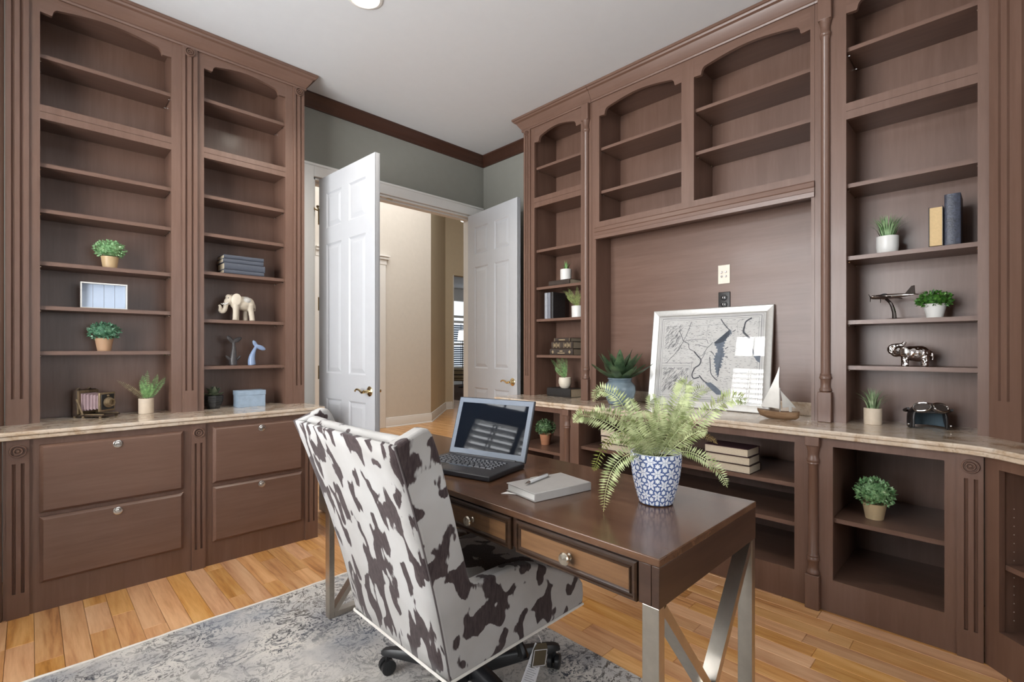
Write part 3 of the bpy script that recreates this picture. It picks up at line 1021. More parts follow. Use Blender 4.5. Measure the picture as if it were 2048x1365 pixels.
# =================================================================== RUG
def rug_mat():
    m, nt, bs = new_mat('faded_rug_pile')
    v = coords(nt)
    # distressed all-over pattern: contour lines of warped noise at two sizes, worn through by larger patches
    wv = coords(nt, (1, 1, 1))
    a = noise(nt, v, 7.0, 4, 0.6, 1.2)
    l1 = math_(nt, 'ABSOLUTE', math_(nt, 'SUBTRACT', math_(nt, 'FRACT', math_(nt, 'MULTIPLY', a, 6.0)), 0.5))
    b = noise(nt, v, 24.0, 4, 0.7, 1.6)
    l2 = math_(nt, 'ABSOLUTE', math_(nt, 'SUBTRACT', math_(nt, 'FRACT', math_(nt, 'MULTIPLY', b, 4.0)), 0.5))
    streak = noise(nt, coords(nt, (6, 55, 1)), 1.0, 4, 0.65)
    wear = noise(nt, v, 2.6, 4, 0.6)
    base = ramp(nt, noise(nt, v, 4.0, 5, 0.6), [(0.30, lin((164, 162, 164))), (0.48, lin((200, 196, 192))), (0.66, lin((224, 218, 210)))])
    dark = ramp(nt, noise(nt, v, 2.2, 3), [(0.40, lin((54, 60, 74))), (0.52, lin((74, 70, 70))), (0.62, lin((100, 90, 82)))])
    k1 = ramp(nt, l1, [(0.07, (1, 1, 1)), (0.17, (0, 0, 0))])
    k2 = ramp(nt, l2, [(0.10, (1, 1, 1)), (0.22, (0, 0, 0))])
    both = math_(nt, 'MAXIMUM', math_(nt, 'MULTIPLY', k1, 0.8), k2)
    wm = ramp(nt, wear, [(0.36, (0.10, 0.10, 0.10)), (0.54, (1, 1, 1))])
    sm = ramp(nt, streak, [(0.36, (0.15, 0.15, 0.15)), (0.50, (1, 1, 1))])
    fac = math_(nt, 'MULTIPLY', math_(nt, 'MULTIPLY', both, wm), sm)
    c1 = mixc(nt, fac, base, dark)
    # blue-grey blooms
    bl = ramp(nt, noise(nt, coords(nt, (1, 1, 1), loc=(3, 5, 0)), 2.0, 3), [(0.54, (0, 0, 0)), (0.70, (0.75, 0.75, 0.75))])
    c2 = mixc(nt, math_(nt, 'MULTIPLY', bl, 0.55), c1, lin((126, 138, 156)))
    nt.links.new(c2, bs.inputs['Base Color'])
    bs.inputs['Roughness'].default_value = 0.95
    bs.inputs['Specular IOR Level'].default_value = 0.1
    bump(nt, bs, math_(nt, 'ADD', b, streak), 0.35, 0.003)
    return m


rug = thing('area_rug', 'faded grey and blue patterned area rug under the cowhide chair', 'rug', (0.36, 1.26, 0))
b = MB()
nx, ny = 50, 50
vs, fs = [], []
for j in range(ny + 1):
    for i in range(nx + 1):
        xx = RUG[0] + (RUG[1] - RUG[0]) * i / nx - 0.36; yy = RUG[2] + (RUG[3] - RUG[2]) * j / ny - 1.26
        e = 0.004 * math.sin(xx * 9) if j in (0, ny) else 0
        vs.append((xx, yy + e, 0.0075 + 0.0006 * math.sin(xx * 17 + yy * 11)))
for j in range(ny):
    for i in range(nx):
        k = j * (nx + 1) + i
        fs.append((k, k + 1, k + nx + 2, k + nx + 1))
n0 = len(vs)
rim = [i for i in range(nx + 1)] + [(j + 1) * (nx + 1) - 1 for j in range(1, ny + 1)] + [ny * (nx + 1) + i for i in range(nx - 1, -1, -1)] + [j * (nx + 1) for j in range(ny - 1, 0, -1)]
for i in rim:
    vs.append((vs[i][0], vs[i][1], 0.0005))
for q in range(len(rim)):
    r = (q + 1) % len(rim)
    fs.append((rim[q], n0 + q, n0 + r, rim[r]))
fs.append(tuple(range(n0, n0 + len(rim)))[::-1])
b.add(vs, fs).build('pile', rug_mat(), rug, smooth=40)
M_BIND = plain('off_white_binding', (232, 226, 218), 0.9, 0, 0.2, 0.05, 60, 0.3, 300)
for yb in (RUG[3] - 1.26, RUG[2] - 1.26):
    pts = [(RUG[0] - 0.36 + (RUG[1] - RUG[0]) * i / 80, yb + 0.004 * math.sin((RUG[0] - 0.36 + (RUG[1] - RUG[0]) * i / 80) * 9) + random.uniform(-.0012, .0012), 0.0065) for i in range(81)]
    MB().tube(pts, [0.0072 + random.uniform(-.0012, .0012) for _ in pts], 6).build('binding', M_BIND, rug)

# =================================================================== DESK
RZT = 0.0085
dk = thing('desk', 'dark wooden desk with brushed metal crossed end frames and three drawers', 'desk', (1.219, 1.325, RZT))
DX, DY = 0.281, 0.815
zt = 0.76 - RZT
b = MB().box(-DX, DX, -DY, DY, zt - 0.018, zt)
b.build('desk_top', wood('desk_top_wood_long', [(66, 44, 31), (94, 66, 48), (120, 89, 67)], 'y', 0.22, 0.5, 0.7, coat=0.3), dk, bevel=0.002)
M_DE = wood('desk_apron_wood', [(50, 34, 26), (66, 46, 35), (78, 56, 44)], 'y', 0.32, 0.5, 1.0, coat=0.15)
z0, z1 = 0.653 - RZT, zt - 0.0185
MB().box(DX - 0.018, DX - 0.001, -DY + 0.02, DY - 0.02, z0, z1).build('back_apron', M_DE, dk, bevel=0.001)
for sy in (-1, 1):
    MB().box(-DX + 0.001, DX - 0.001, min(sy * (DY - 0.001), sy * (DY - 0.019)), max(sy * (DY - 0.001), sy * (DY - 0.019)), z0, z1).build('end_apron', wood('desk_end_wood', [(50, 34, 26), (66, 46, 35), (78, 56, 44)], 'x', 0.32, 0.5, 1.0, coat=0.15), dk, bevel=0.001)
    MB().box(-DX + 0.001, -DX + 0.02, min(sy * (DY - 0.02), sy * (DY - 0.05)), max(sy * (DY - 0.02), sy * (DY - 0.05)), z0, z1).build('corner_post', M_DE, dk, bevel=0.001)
MB().box(-DX + 0.012, -DX + 0.02, -DY + 0.05, DY - 0.05, z0 + 0.004, z1).build('front_rail', M_DE, dk)
M_KNOB = plain('satin_nickel_knob', (206, 196, 180), 0.25, 1.0, 0.5, 0.05)
M_DD = wood('desk_drawer_face', [(72, 48, 30), (112, 79, 51), (142, 106, 72)], 'y', 0.34, 0.5, 0.9, coat=0.1)
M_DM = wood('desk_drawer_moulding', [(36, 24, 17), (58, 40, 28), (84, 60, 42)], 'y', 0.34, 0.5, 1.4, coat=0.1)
for ya, yb in ((-DY + 0.055, -DY + 0.427), (-DY + 0.447, DY - 0.447), (DY - 0.427, DY - 0.055)):
    za, zb = z0 - 0.003, z1 - 0.004
    xf = -DX + 0.012
    d = MB().box(xf - 0.010, xf, ya + 0.018, yb - 0.018, za + 0.018, zb - 0.018).build('drawer', M_DD, dk, smooth=0)
    # stepped moulding round the drawer face
    m = MB()
    prof = [(0, 0.0), (0, 0.010), (0.004, 0.014), (0.007, 0.014), (0.009, 0.009), (0.013, 0.009), (0.016, 0.014), (0.019, 0.012), (0.024, 0.004), (0.024, 0.0)]
    pts = [(ya, za), (yb, za), (yb, zb), (ya, zb)]
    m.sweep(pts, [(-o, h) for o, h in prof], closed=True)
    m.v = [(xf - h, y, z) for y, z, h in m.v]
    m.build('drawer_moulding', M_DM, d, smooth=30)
    ks = [(ya + yb) / 2] if yb - ya < 0.5 else [ya + 0.16, yb - 0.16]
    for ky in ks:
        MB().lathe([(0.009, 0), (0.009, -0.003), (0.006, -0.006), (0.0055, -0.012), (0.009, -0.016), (0.0145, -0.019), (0.0155, -0.023), (0.013, -0.027), (0.0, -0.029)], 20, (xf - 0.010, ky, (za + zb) / 2), 'x').build('drawer_knob', M_KNOB, d)
LZ = z0
for sy in (-1, 1):
    ya, yb = sorted((sy * (DY - 0.002), sy * (DY - 0.042)))
    for xa in (-DX + 0.002, DX - 0.026):
        MB().box(xa, xa + 0.024, ya, yb, 0, LZ).build('leg', M_NICKEL, dk, smooth=0, bevel=0.001)
    MB().box(-DX + 0.026, DX - 0.026, ya, yb, 0, 0.022).build('stretcher', M_NICKEL, dk, smooth=0, bevel=0.001)
    for sg in (-1, 1):
        x0, x1 = sg * (-DX + 0.026), sg * (DX - 0.026)
        ln = math.hypot(x1 - x0, LZ - 0.03); nx_, nz_ = -(LZ - 0.03) / ln * 0.011, (x1 - x0) / ln * 0.011
        e = 0.001 * sg
        MB().prism([(x0 - nx_, 0.02 - nz_), (x1 - nx_, LZ - 0.008 - nz_), (x1 + nx_, LZ - 0.008 + nz_), (x0 + nx_, 0.02 + nz_)], ya + 0.001 + e * 0.5, yb - 0.001 + e * 0.5, 'y').build('cross_brace', M_NICKEL, dk, smooth=0)

# =================================================================== CHAIR
ch = thing('swivel_chair', 'high-backed brown and white cowhide swivel chair at the desk', 'chair', (1.10, 1.322, RZT))
CX, CY = 1.10, 1.322
M_COWB = cow('cowhide_back', (21, 21, 8.0), 2.3, 0.515)
M_COWS = cow('cowhide_side', (14, 14, 12.5), 5.1, 0.528)
M_COWR = cow('cowhide_roll', (9, 9, 9), 11.3, 0.575)
M_COWT = cow('cowhide_seat', (10, 10, 9), 8.7, 0.50)


def rear_x(z):      # world X of the leaning rear face
    t = (z - 0.30) / 0.67
    return 0.806 - 0.135 * t - 0.062 * t * t


def half_w(z):
    t = max(0, min(1, (z - 0.30) / 0.67))
    return 0.265 + 0.022 * t + 0.020 * t * t


zo = 0.30
levels = [0.30 + 0.67 * i / 16 for i in range(17)]
# rear panel: curved slab between the wings
b = MB(); vs = []; fs = []
cols_ = 9
for z in levels:
    for k in range(cols_):
        s_ = -1 + 2 * k / (cols_ - 1)
        vs.append((rear_x(z) - CX - 0.006 * (1 - s_ * s_), s_ * (half_w(z)), z - RZT))
for i in range(16):
    for k in range(cols_ - 1):
        q = i * cols_ + k
        fs.append((q, q + 1, q + cols_ + 1, q + cols_))
rp2 = b.add(vs, fs).build('rear_panel', M_COWB, ch, smooth=50)
sd = rp2.modifiers.new('solid', 'SOLIDIFY'); sd.thickness = 0.012; sd.offset = -1
# padded backrest between the wings, with a rolled top
b = MB(); vs = []; fs = []
prof = []
for z in [0.42 + 0.55 * i / 10 for i in range(11)]:
    prof.append((rear_x(z) + 0.026, z))
top = prof[-1]
for i in range(1, 8):
    t = PI * i / 8
    prof.append((top[0] + 0.026 - 0.026 * math.cos(t), top[1] - 0.006 + 0.020 * math.sin(t)))
for z in [0.965 - 0.545 * i / 10 for i in range(11)]:
    prof.append((rear_x(z) + 0.076 + 0.018 * math.sin(PI * min(1, (z - 0.42) / 0.5)), z))
for s_ in (-1, -0.9, -0.5, 0, 0.5, 0.9, 1):
    for px_, pz_ in prof:
        sink = 0.006 * (1 - s_ * s_) if pz_ > 0.9 else 0
        vs.append((px_ - CX, s_ * (half_w(pz_) - 0.042), pz_ - RZT - sink))
n = len(prof)
for i in range(6):
    for k in range(n):
        l = (k + 1) % n
        fs.append((i * n + k, i * n + l, (i + 1) * n + l, (i + 1) * n + k))
fs.append(tuple(range(n))); fs.append(tuple(range(6 * n, 7 * n)))
b.add(vs, fs).build('backrest', M_COWR, ch, smooth=50)
# side panels: wing and low arm in one upholstered slab
front = [(1.395, 0.300), (1.398, 0.335), (1.392, 0.375), (1.375, 0.396), (1.33, 0.424), (1.25, 0.468), (1.17, 0.508), (1.10, 0.534), (1.03, 0.545), (0.95, 0.546), (0.895, 0.545), (0.872, 0.552), (0.862, 0.575),
         (0.845, 0.63), (0.822, 0.70), (0.797, 0.78), (0.770, 0.86), (0.742, 0.94), (0.722, 0.985), (0.708, 1.004), (0.690, 1.004)]
rear = [(rear_x(z), z) for z in levels[::-1]]
poly = front + [(0.66, 0.992)] + rear
for sy in (-1, 1):
    b = MB(); vs = []; fs = []
    n = len(poly)
    for lay in range(2):
        for px_, pz_ in poly:
            y = half_w(pz_) + 0.004 - (0.046 if lay else 0)
            if px_ > 1.2:
                y += -0.0
            vs.append((px_ - CX, sy * y, pz_ - RZT))
    fs = [tuple(range(n)), tuple(range(2 * n - 1, n - 1, -1))]
    for k in range(n):
        l = (k + 1) % n
        fs.append((k, l, n + l, n + k))
    b.add(vs, fs).build('side_panel', M_COWS, ch, smooth=30, bevel=0.009, seg=3)
    MB().tube([(rear_x(z) + 0.0025 - CX, sy * (half_w(z) + 0.0012), z - RZT) for z in levels], 0.0026, 6).build('seam', plain('dark_seam', (92, 84, 84), 0.8), ch)
    # piping along the bottom edge
    MB().tube([(0.80 - CX, sy * 0.268, 0.2995 - RZT), (1.395 - CX, sy * 0.268, 0.2995 - RZT)], 0.0045, 6).build('piping', M_BIND, ch)
MB().tube([(0.80 - CX, -0.266, 0.2995 - RZT), (0.80 - CX, 0.266, 0.2995 - RZT)], 0.0045, 6).build('piping', M_BIND, ch)
MB().box(0.82 - CX, 1.385 - CX, -0.218, 0.218, 0.302 - RZT, 0.395 - RZT).build('seat_rail', M_COWS, ch, bevel=0.012, seg=3)
b = MB(); vs = []; fs = []
nx = 10
for i in range(nx + 1):
    for j in range(nx + 1):
        u, v_ = i / nx, j / nx
        e = (1 - (2 * u - 1) ** 6) * (1 - (2 * v_ - 1) ** 6)
        vs.append((0.85 - CX + 0.55 * u, -0.217 + 0.434 * v_, 0.445 - RZT + 0.035 * e))
for i in range(nx):
    for j in range(nx):
        q = i * (nx + 1) + j
        fs.append((q, q + nx + 1, q + nx + 2, q + 1))
k0 = len(vs)
rim = [j for j in range(nx + 1)] + [(i + 1) * (nx + 1) + nx for i in range(nx)] + [nx * (nx + 1) + j for j in range(nx - 1, -1, -1)] + [i * (nx + 1) for i in range(nx - 1, 0, -1)]
for i in rim:
    vs.append((vs[i][0], vs[i][1], 0.396 - RZT))
for q in range(len(rim)):
    r = (q + 1) % len(rim)
    fs.append((rim[q], rim[r], k0 + r, k0 + q))
fs.append(tuple(range(k0, k0 + len(rim))))
b.add(vs, fs).build('seat', M_COWT, ch, smooth=60)
MB().box(-0.13, 0.15, -0.13, 0.13, 0.262, 0.292).box(-0.06, 0.06, -0.06, 0.06, 0.235, 0.263).build('tilt_mechanism', M_BLACK, ch, bevel=0.005)
MB().lathe([(0.027, 0.10), (0.027, 0.235)], 16).build('gas_lift', M_BLACK, ch)
MB().lathe([(0.045, 0.058), (0.052, 0.07), (0.050, 0.105), (0.034, 0.13), (0.0, 0.13)], 20).build('hub', M_BLACK, ch)
MB().tube(spline([(0.02, -0.10, 0.275), (0.02, -0.2, 0.262), (0.02, -0.235, 0.225), (0.02, -0.24, 0.205)], 8), [0.008, 0.008, 0.009, 0.012, 0.014, 0.016, 0.018, 0.012], 8).build('height_lever', M_BLACK, ch)
for k in range(5):
    a = math.radians(120 + 72 * k); ca, sa = math.cos(a), math.sin(a)
    arm = MB(); vs = []; fs = []
    st = [(0.03, 0.028, 0.062, 0.116), (0.12, 0.026, 0.066, 0.112), (0.22, 0.023, 0.070, 0.104), (0.30, 0.021, 0.072, 0.096), (0.335, 0.019, 0.072, 0.088), (0.345, 0.012, 0.074, 0.082)]
    for r, hw, za, zb in st:
        for y, z in ((-hw, za), (hw, za), (hw, zb - 0.012), (hw * 0.6, zb), (-hw * 0.6, zb), (-hw, zb - 0.012)):
            vs.append((r * ca - y * sa, r * sa + y * ca, z))
    for i in range(len(st) - 1):
        for q in range(6):
            r = (q + 1) % 6
            fs.append((i * 6 + q, i * 6 + r, i * 6 + 6 + r, i * 6 + 6 + q))
    fs += [tuple(range(6))[::-1], tuple(range(len(vs) - 6, len(vs)))]
    ar = arm.add(vs, fs).build('base_arm', M_BLACK, ch, smooth=50)
    cs = MB()
    cx_, cy_ = 0.325 * ca, 0.325 * sa
    t2 = a + 0.9
    tx, ty = math.cos(t2), math.sin(t2)
    for sg in (-1, 1):
        p0 = Vector((cx_ + 0.012 * tx * 0, cy_, 0.0265)) + Vector((-ty, tx, 0)) * (0.004 * sg)
        p1 = p0 + Vector((-ty, tx, 0)) * (0.020 * sg)
        cs.tube([p0, p0 + (p1 - p0) * 0.15, p0 + (p1 - p0) * 0.85, p1], [0.022, 0.0265, 0.0265, 0.020], 16)
    cs.tube([(cx_, cy_, 0.03), (cx_, cy_, 0.078)], 0.008, 8)
    cs.box(cx_ - 0.006, cx_ + 0.006, cy_ - 0.006, cy_ + 0.006, 0.02, 0.05)
    cs.build('caster', M_BLACK, ar)

tg = thing('hang_tag', 'paper hang tags dangling below the cowhide chair seat', 'tag', (1.150, 1.045, 0.292))
M_CARD = plain('olive_card', (84, 74, 54), 0.6); M_CARDW = plain('white_card', (222, 222, 226), 0.6)
MB().tube([(0, 0.0, 0.0), (0.004, -0.006, -0.012), (0.006, -0.008, -0.026)], 0.0012, 5).build('string', M_BIND, tg)
mv = Matrix.Translation((0.006, -0.009, -0.024)) @ Matrix.Rotation(0.35, 4, 'Y') @ Matrix.Rotation(-0.10, 4, 'X')
MB().prism([(-0.022, 0.0), (0.022, 0.0), (0.034, -0.016), (0.034, -0.066), (-0.034, -0.066), (-0.034, -0.016)], -0.0006, 0.0006, 'y').map(mv).build('dark_card', M_CARD, tg, smooth=0, label='small dark olive card with a white edge line')
ed = MB()
for x0, x1, za, zb in ((-0.032, 0.032, -0.0645, -0.0625), (-0.032, -0.030, -0.0625, -0.02), (0.030, 0.032, -0.0625, -0.02), (-0.032, 0.032, -0.02, -0.018)):
    ed.box(x0, x1, -0.0012, -0.0007, za, zb)
ed.map(mv).build('card_border', M_CARDW, tg, smooth=0)
mv = Matrix.Translation((0.004, -0.006, -0.03)) @ Matrix.Rotation(0.62, 4, 'Y') @ Matrix.Rotation(-0.05, 4, 'X')
MB().prism([(-0.03, -0.0), (0.03, -0.0), (0.036, -0.115), (-0.036, -0.115)], -0.0006, 0.0006, 'y').map(mv).build('white_card', M_CARDW, tg, smooth=0, label='larger white printed card')
ed = MB()
for i in range(8):
    ed.box(-0.026, 0.022 - 0.006 * (i % 3), -0.0012, -0.0007, -0.062 - 0.006 * i, -0.0605 - 0.006 * i)
ed.map(mv).build('fine_print', plain('grey_print', (150, 150, 156), 0.7), tg, smooth=0, kind='stuff')

# =================================================================== THINGS ON THE DESK
DT = 0.76
lap = thing('laptop', 'open black laptop on the desk, its dark screen reflecting the window', 'laptop', (1.152, 1.405, DT), math.radians(-77))
M_LAPD = plain('laptop_black', (38, 38, 42), 0.42, 0, 0.5, 0.05)
M_LAPB = plain('laptop_blue_grey_bezel', (98, 108, 122), 0.4, 0, 0.5, 0.04)
M_KEY = plain('black_key', (66, 67, 73), 0.35, 0, 0.5, 0.05)
b = MB().prism([(-0.183, -0.118), (0.183, -0.118), (0.183, 0.112), (0.175, 0.119), (-0.175, 0.119), (-0.183, 0.112)], 0.002, 0.019, 'z')
b.build('laptop_base', M_LAPD, lap, bevel=0.003)
MB().box(-0.178, 0.178, -0.113, 0.108, 0.019, 0.0195).build('palm_deck', plain('laptop_deck', (62, 60, 62), 0.38), lap, smooth=0)
MB().box(-0.05, 0.05, -0.105, -0.045, 0.0195, 0.020).build('touchpad', plain('touchpad_grey', (70, 68, 70), 0.3), lap, smooth=0)
MB().box(-0.049, 0.049, -0.043, -0.036, 0.0195, 0.0212).build('click_bar', M_LAPB, lap, smooth=0)
kme = {}
for r, (n_, off) in enumerate(((11, 0.0), (13, 0.0), (14, -0.004), (14, -0.008), (14, -0.010), (15, -0.011))):
    y = -0.026 + r * 0.0185
    tw = 0.29
    kw = tw / n_
    for k in range(n_):
        w_ = kw - 0.0035
        hh = 0.0150 if r < 5 else 0.011
        key = (n_, hh)
        if key not in kme:
            q = MB().frustum(-w_ / 2, w_ / 2, -hh / 2, hh / 2, 0, -0.004, 0.0018)
            q.v = [(x_, z_, -y_) for x_, y_, z_ in q.v]
            kme[key] = q.mesh('key', M_KEY, 0)
        inst('key', kme[key], lap, (-0.155 + kw * (k + 0.5), y, 0.0195))
LT = Matrix.Translation((0, 0.116, 0.017)) @ Matrix.Rotation(math.radians(-19), 4, 'X')
MB().box(-0.183, 0.183, 0.0, 0.008, 0.0, 0.238).map(LT).build('lid', M_LAPD, lap, bevel=0.003)
f = MB()
for x0, x1, za, zb in ((-0.178, 0.178, 0.006, 0.026), (-0.178, 0.178, 0.215, 0.234), (-0.178, -0.160, 0.026, 0.215), (0.160, 0.178, 0.026, 0.215)):
    f.box(x0, x1, -0.0018, 0.0, za, zb)
f.map(LT).build('bezel', M_LAPB, lap, smooth=0, label='blue-grey screen surround')
m_scr = plain('dark_screen_glass', (16, 21, 30), 0.03, 0, 0.12, 0.02)
MB().box(-0.160, 0.160, -0.0008, 0.0, 0.026, 0.215).map(LT).build('screen', m_scr, lap, smooth=0)
MB().tube([(-0.14, 0.117, 0.018), (0.14, 0.117, 0.018)], 0.006, 8).build('hinge_bar', M_LAPD, lap)

nbk = thing('notebook', 'grey soft-cover notebook with a pen lying on it', 'notebook', (1.155, 1.005, DT), math.radians(-10))
M_NB = plain('grey_leatherette', (176, 172, 168), 0.55, 0, 0.4, 0.04, 30, 0.15, 400)
M_PAGE = plain('white_page_block', (232, 230, 226), 0.8, 0, 0.2, 0.03, 60)
b = MB().box(-0.112, 0.110, -0.072, 0.072, 0.022, 0.0255).box(-0.112, 0.110, -0.072, 0.072, 0.0005, 0.0035)
b.box(-0.112, 0.110, -0.0745, -0.071, 0.0005, 0.0255)
b.build('cover', M_NB, nbk, bevel=0.0015)
pg = MB()
for i in range(10):
    pg.box(-0.108 + 0.0006 * (i % 2), 0.106, -0.070, 0.068, 0.0036 + i * 0.00183, 0.0036 + (i + 0.92) * 0.00183)
pg.build('pages', M_PAGE, nbk, smooth=0, kind='stuff')
MB().box(-0.02, 0.012, 0.05, 0.0725, 0.0255, 0.0275).build('clasp_flap', M_NB, nbk, bevel=0.002)
MB().lathe([(0.0, 0.0285), (0.005, 0.0285), (0.006, 0.0275)], 12, (0.004, 0.058, 0)).build('clasp_stud', M_BRASS, nbk)
MB().prism([(-0.112, 0.02), (-0.145, 0.052), (-0.118, 0.058)], 0.001, 0.002, 'z').build('bookmark_ribbon', M_PAGE, nbk, smooth=0)
pen = thing('pen', 'white and silver ballpoint pen on the grey notebook', 'pen', (1.137, 1.040, DT + 0.0263 + 0.0055), math.atan2(0.024, 0.146))
MB().lathe([(0.0, -0.068), (0.0012, -0.066), (0.0016, -0.060), (0.0045, -0.046), (0.0052, -0.042)], 14, (0, 0, 0), 'x').build('pen_tip', M_SILVER, pen)
MB().lathe([(0.0052, -0.042), (0.0055, 0.0), (0.0053, 0.05), (0.0047, 0.062)], 14, (0, 0, 0), 'x').build('barrel', plain('white_barrel', (230, 230, 230), 0.3), pen)
MB().lathe([(0.0047, 0.062), (0.005, 0.063), (0.0045, 0.068), (0.003, 0.071), (0.0, 0.072)], 14, (0, 0, 0), 'x').box(0.018, 0.064, -0.0012, 0.0012, 0.0062, 0.0074).box(0.060, 0.064, -0.0012, 0.0012, 0.003, 0.0074).build('clip', M_SILVER, pen)


# ---- ferns
def frond(pts, ln, n=26, droop=0.25, wmul=1.0, base=0.12, side=None, stem=0.0016):
    """pinnate fern frond along a spline; ln = longest leaflet"""
    b = MB()
    P = spline(pts, n + 1)
    b.tube(P, [stem * (1 - 0.6 * i / n) for i in range(n + 1)], 5)
    vw = Vector(side) if side is not None else None
    for i in range(1, n + 1):
        t = i / n
        if t < base:
            continue
        d = (P[min(i + 1, n)] - P[i - 1]).normalized()
        s_ = d.cross(Vector((0, 0, 1)))
        if vw is not None:          # blade of the frond turned partly to one side
            q = d.cross(vw)
            if q.dot(s_) < 0:
                s_ = -s_
            s_ = q.normalized() * 0.75 + s_ * 0.45
        if s_.length < 0.1:
            s_ = d.cross(Vector((1, 0, 0)))
        s_ = (s_ - d * s_.dot(d)).normalized()
        up = s_.cross(d)
        l = ln * (math.sin(PI * min(1, 0.16 + 0.84 * t)) ** 0.55) * (1 if t < 0.94 else 0.75)
        for sg in (-1, 1):
            ld = (s_ * sg + d * 0.30 - up * droop * random.uniform(0.6, 1.4) + Vector((random.uniform(-.08, .08),) * 3)).normalized()
            b.quadleaf(P[i], ld, up, l * random.uniform(0.9, 1.08), l * 0.16 * wmul, 0.15)
    return b


Rv = Vector((0.7114, -0.7028, 0)); Uv = Vector((0, 0, 1)); Fv = Vector((0.7028, 0.7114, 0))


def RUF(r, u, f_):
    return Rv * r + Uv * u + Fv * f_


M_FERN = foliage('pale_fern', (122, 134, 80), (200, 208, 158), None, 0.55, 40)
M_FERN2 = foliage('olive_fern', (112, 118, 48), (150, 154, 78), None, 0.55, 40)
M_FERN3 = foliage('browned_fern', (140, 112, 66), (176, 150, 96), None, 0.6, 40)
M_SOIL = plain('dark_potting_moss', (52, 46, 38), 0.95, 0, 0.2, 0.3, 60, 0.6, 150)

fp = thing('potted_fern', 'large pale green fern in a blue and white patterned pot on the desk', 'potted plant', (1.285, 0.71, DT))


def pattern_pot():
    prof = [(0.040, 0.0), (0.046, 0.002)]
    outer = [(0.047, 0.003), (0.053, 0.022), (0.060, 0.048), (0.066, 0.078), (0.070, 0.108), (0.0715, 0.13), (0.0715, 0.145)]
    # dense outer wall with a printed colour per vertex
    NZ, NT = 110, 330
    vs = []; fs = []; cl = []
    import bisect
    zs_ = [p[1] for p in outer]
    white = lin((226, 228, 232)); blue = lin((72, 92, 138))
    for i in range(NZ + 1):
        z = 0.003 + 0.142 * i / NZ
        k = min(max(bisect.bisect_right(zs_, z) - 1, 0), len(outer) - 2)
        t = (z - zs_[k]) / (zs_[k + 1] - zs_[k])
        r = outer[k][0] + (outer[k + 1][0] - outer[k][0]) * t
        for j in range(NT):
            a = 2 * PI * j / NT
            vs.append((r * math.cos(a), r * math.sin(a), z))
            # hexagonal lattice: six-petalled white-outlined flowers in interlaced blue rings
            A = 2 * PI / 11 * 0.0655
            X = a * 0.0655; Y = z
            h = A * 0.866
            row = math.floor(Y / h)
            best = 9; bx = by = 0
            for rr in (row - 1, row, row + 1, row + 2):
                ox = (rr % 2) * A / 2
                c0 = math.floor((X - ox) / A)
                for cc in (c0, c0 + 1):
                    dx = X - (ox + cc * A); dy = Y - rr * h
                    d = math.hypot(dx, dy)
                    if d < best:
                        best, bx, by = d, dx, dy
            ph = math.atan2(by, bx)
            q = abs(((ph / (PI / 3)) + 0.5) % 1 - 0.5) * 2       # 0 on a petal axis, 1 between petals
            rel = best / A
            petal = 0.36 * (1 - q ** 1.2) + 0.09
            if rel < 0.06:
                c = blue if 0.025 < rel < 0.045 else white
            elif rel < petal:
                c = blue if (q < 0.07 and rel < 0.26) else white
            elif rel > 0.47 and q > 0.45:
                c = white
            elif 0.40 < rel and q > 0.80:
                c = white
            else:
                c = blue
            cl.append(c)
    for i in range(NZ):
        for j in range(NT):
            l = (j + 1) % NT
            fs.append((i * NT + j, i * NT + l, (i + 1) * NT + l, (i + 1) * NT + j))
    inner = [(0.0695, 0.1465), (0.0665, 0.145), (0.0655, 0.125), (0.0, 0.125)]
    o = len(vs)
    for r, z in inner[:3]:
        for j in range(NT):
            a = 2 * PI * j / NT
            vs.append((r * math.cos(a), r * math.sin(a), z)); cl.append(white)
    idx = [NZ * NT, o, o + NT, o + 2 * NT]
    for a_, c_ in zip(idx, idx[1:]):
        for j in range(NT):
            l = (j + 1) % NT
            fs.append((a_ + j, a_ + l, c_ + l, c_ + j))
    fs.append(tuple(o + 2 * NT + j for j in range(NT)))
    fs.append(tuple(range(NT))[::-1])
    me = bpy.data.meshes.new('pot'); me.from_pydata(vs, [], fs)
    at = me.attributes.new('print', 'FLOAT_COLOR', 'POINT')
    at.data.foreach_set('color', [x_ for c in cl for x_ in c])
    me.materials.append(vcol('blue_white_glaze', 0.25, 0.5))
    me.polygons.foreach_set('use_smooth', [True] * len(me.polygons)); me.set_sharp_from_angle(angle=0.7)
    o = bpy.data.objects.new('pot', me); col.objects.link(o); o.parent = fp
    return o


pattern_pot()
MB().lathe([(0.0, 0.134), (0.03, 0.133), (0.055, 0.130), (0.0655, 0.127)], 24, close=False).build('moss', M_SOIL, fp)
B0 = (0, 0.125, 0)
px = 0.00144


def fr(*p):
    """offsets from the rim centre in (right, up, forward) metres"""
    return [RUF(r, 0.144 + u, f_) for r, u, f_ in p]


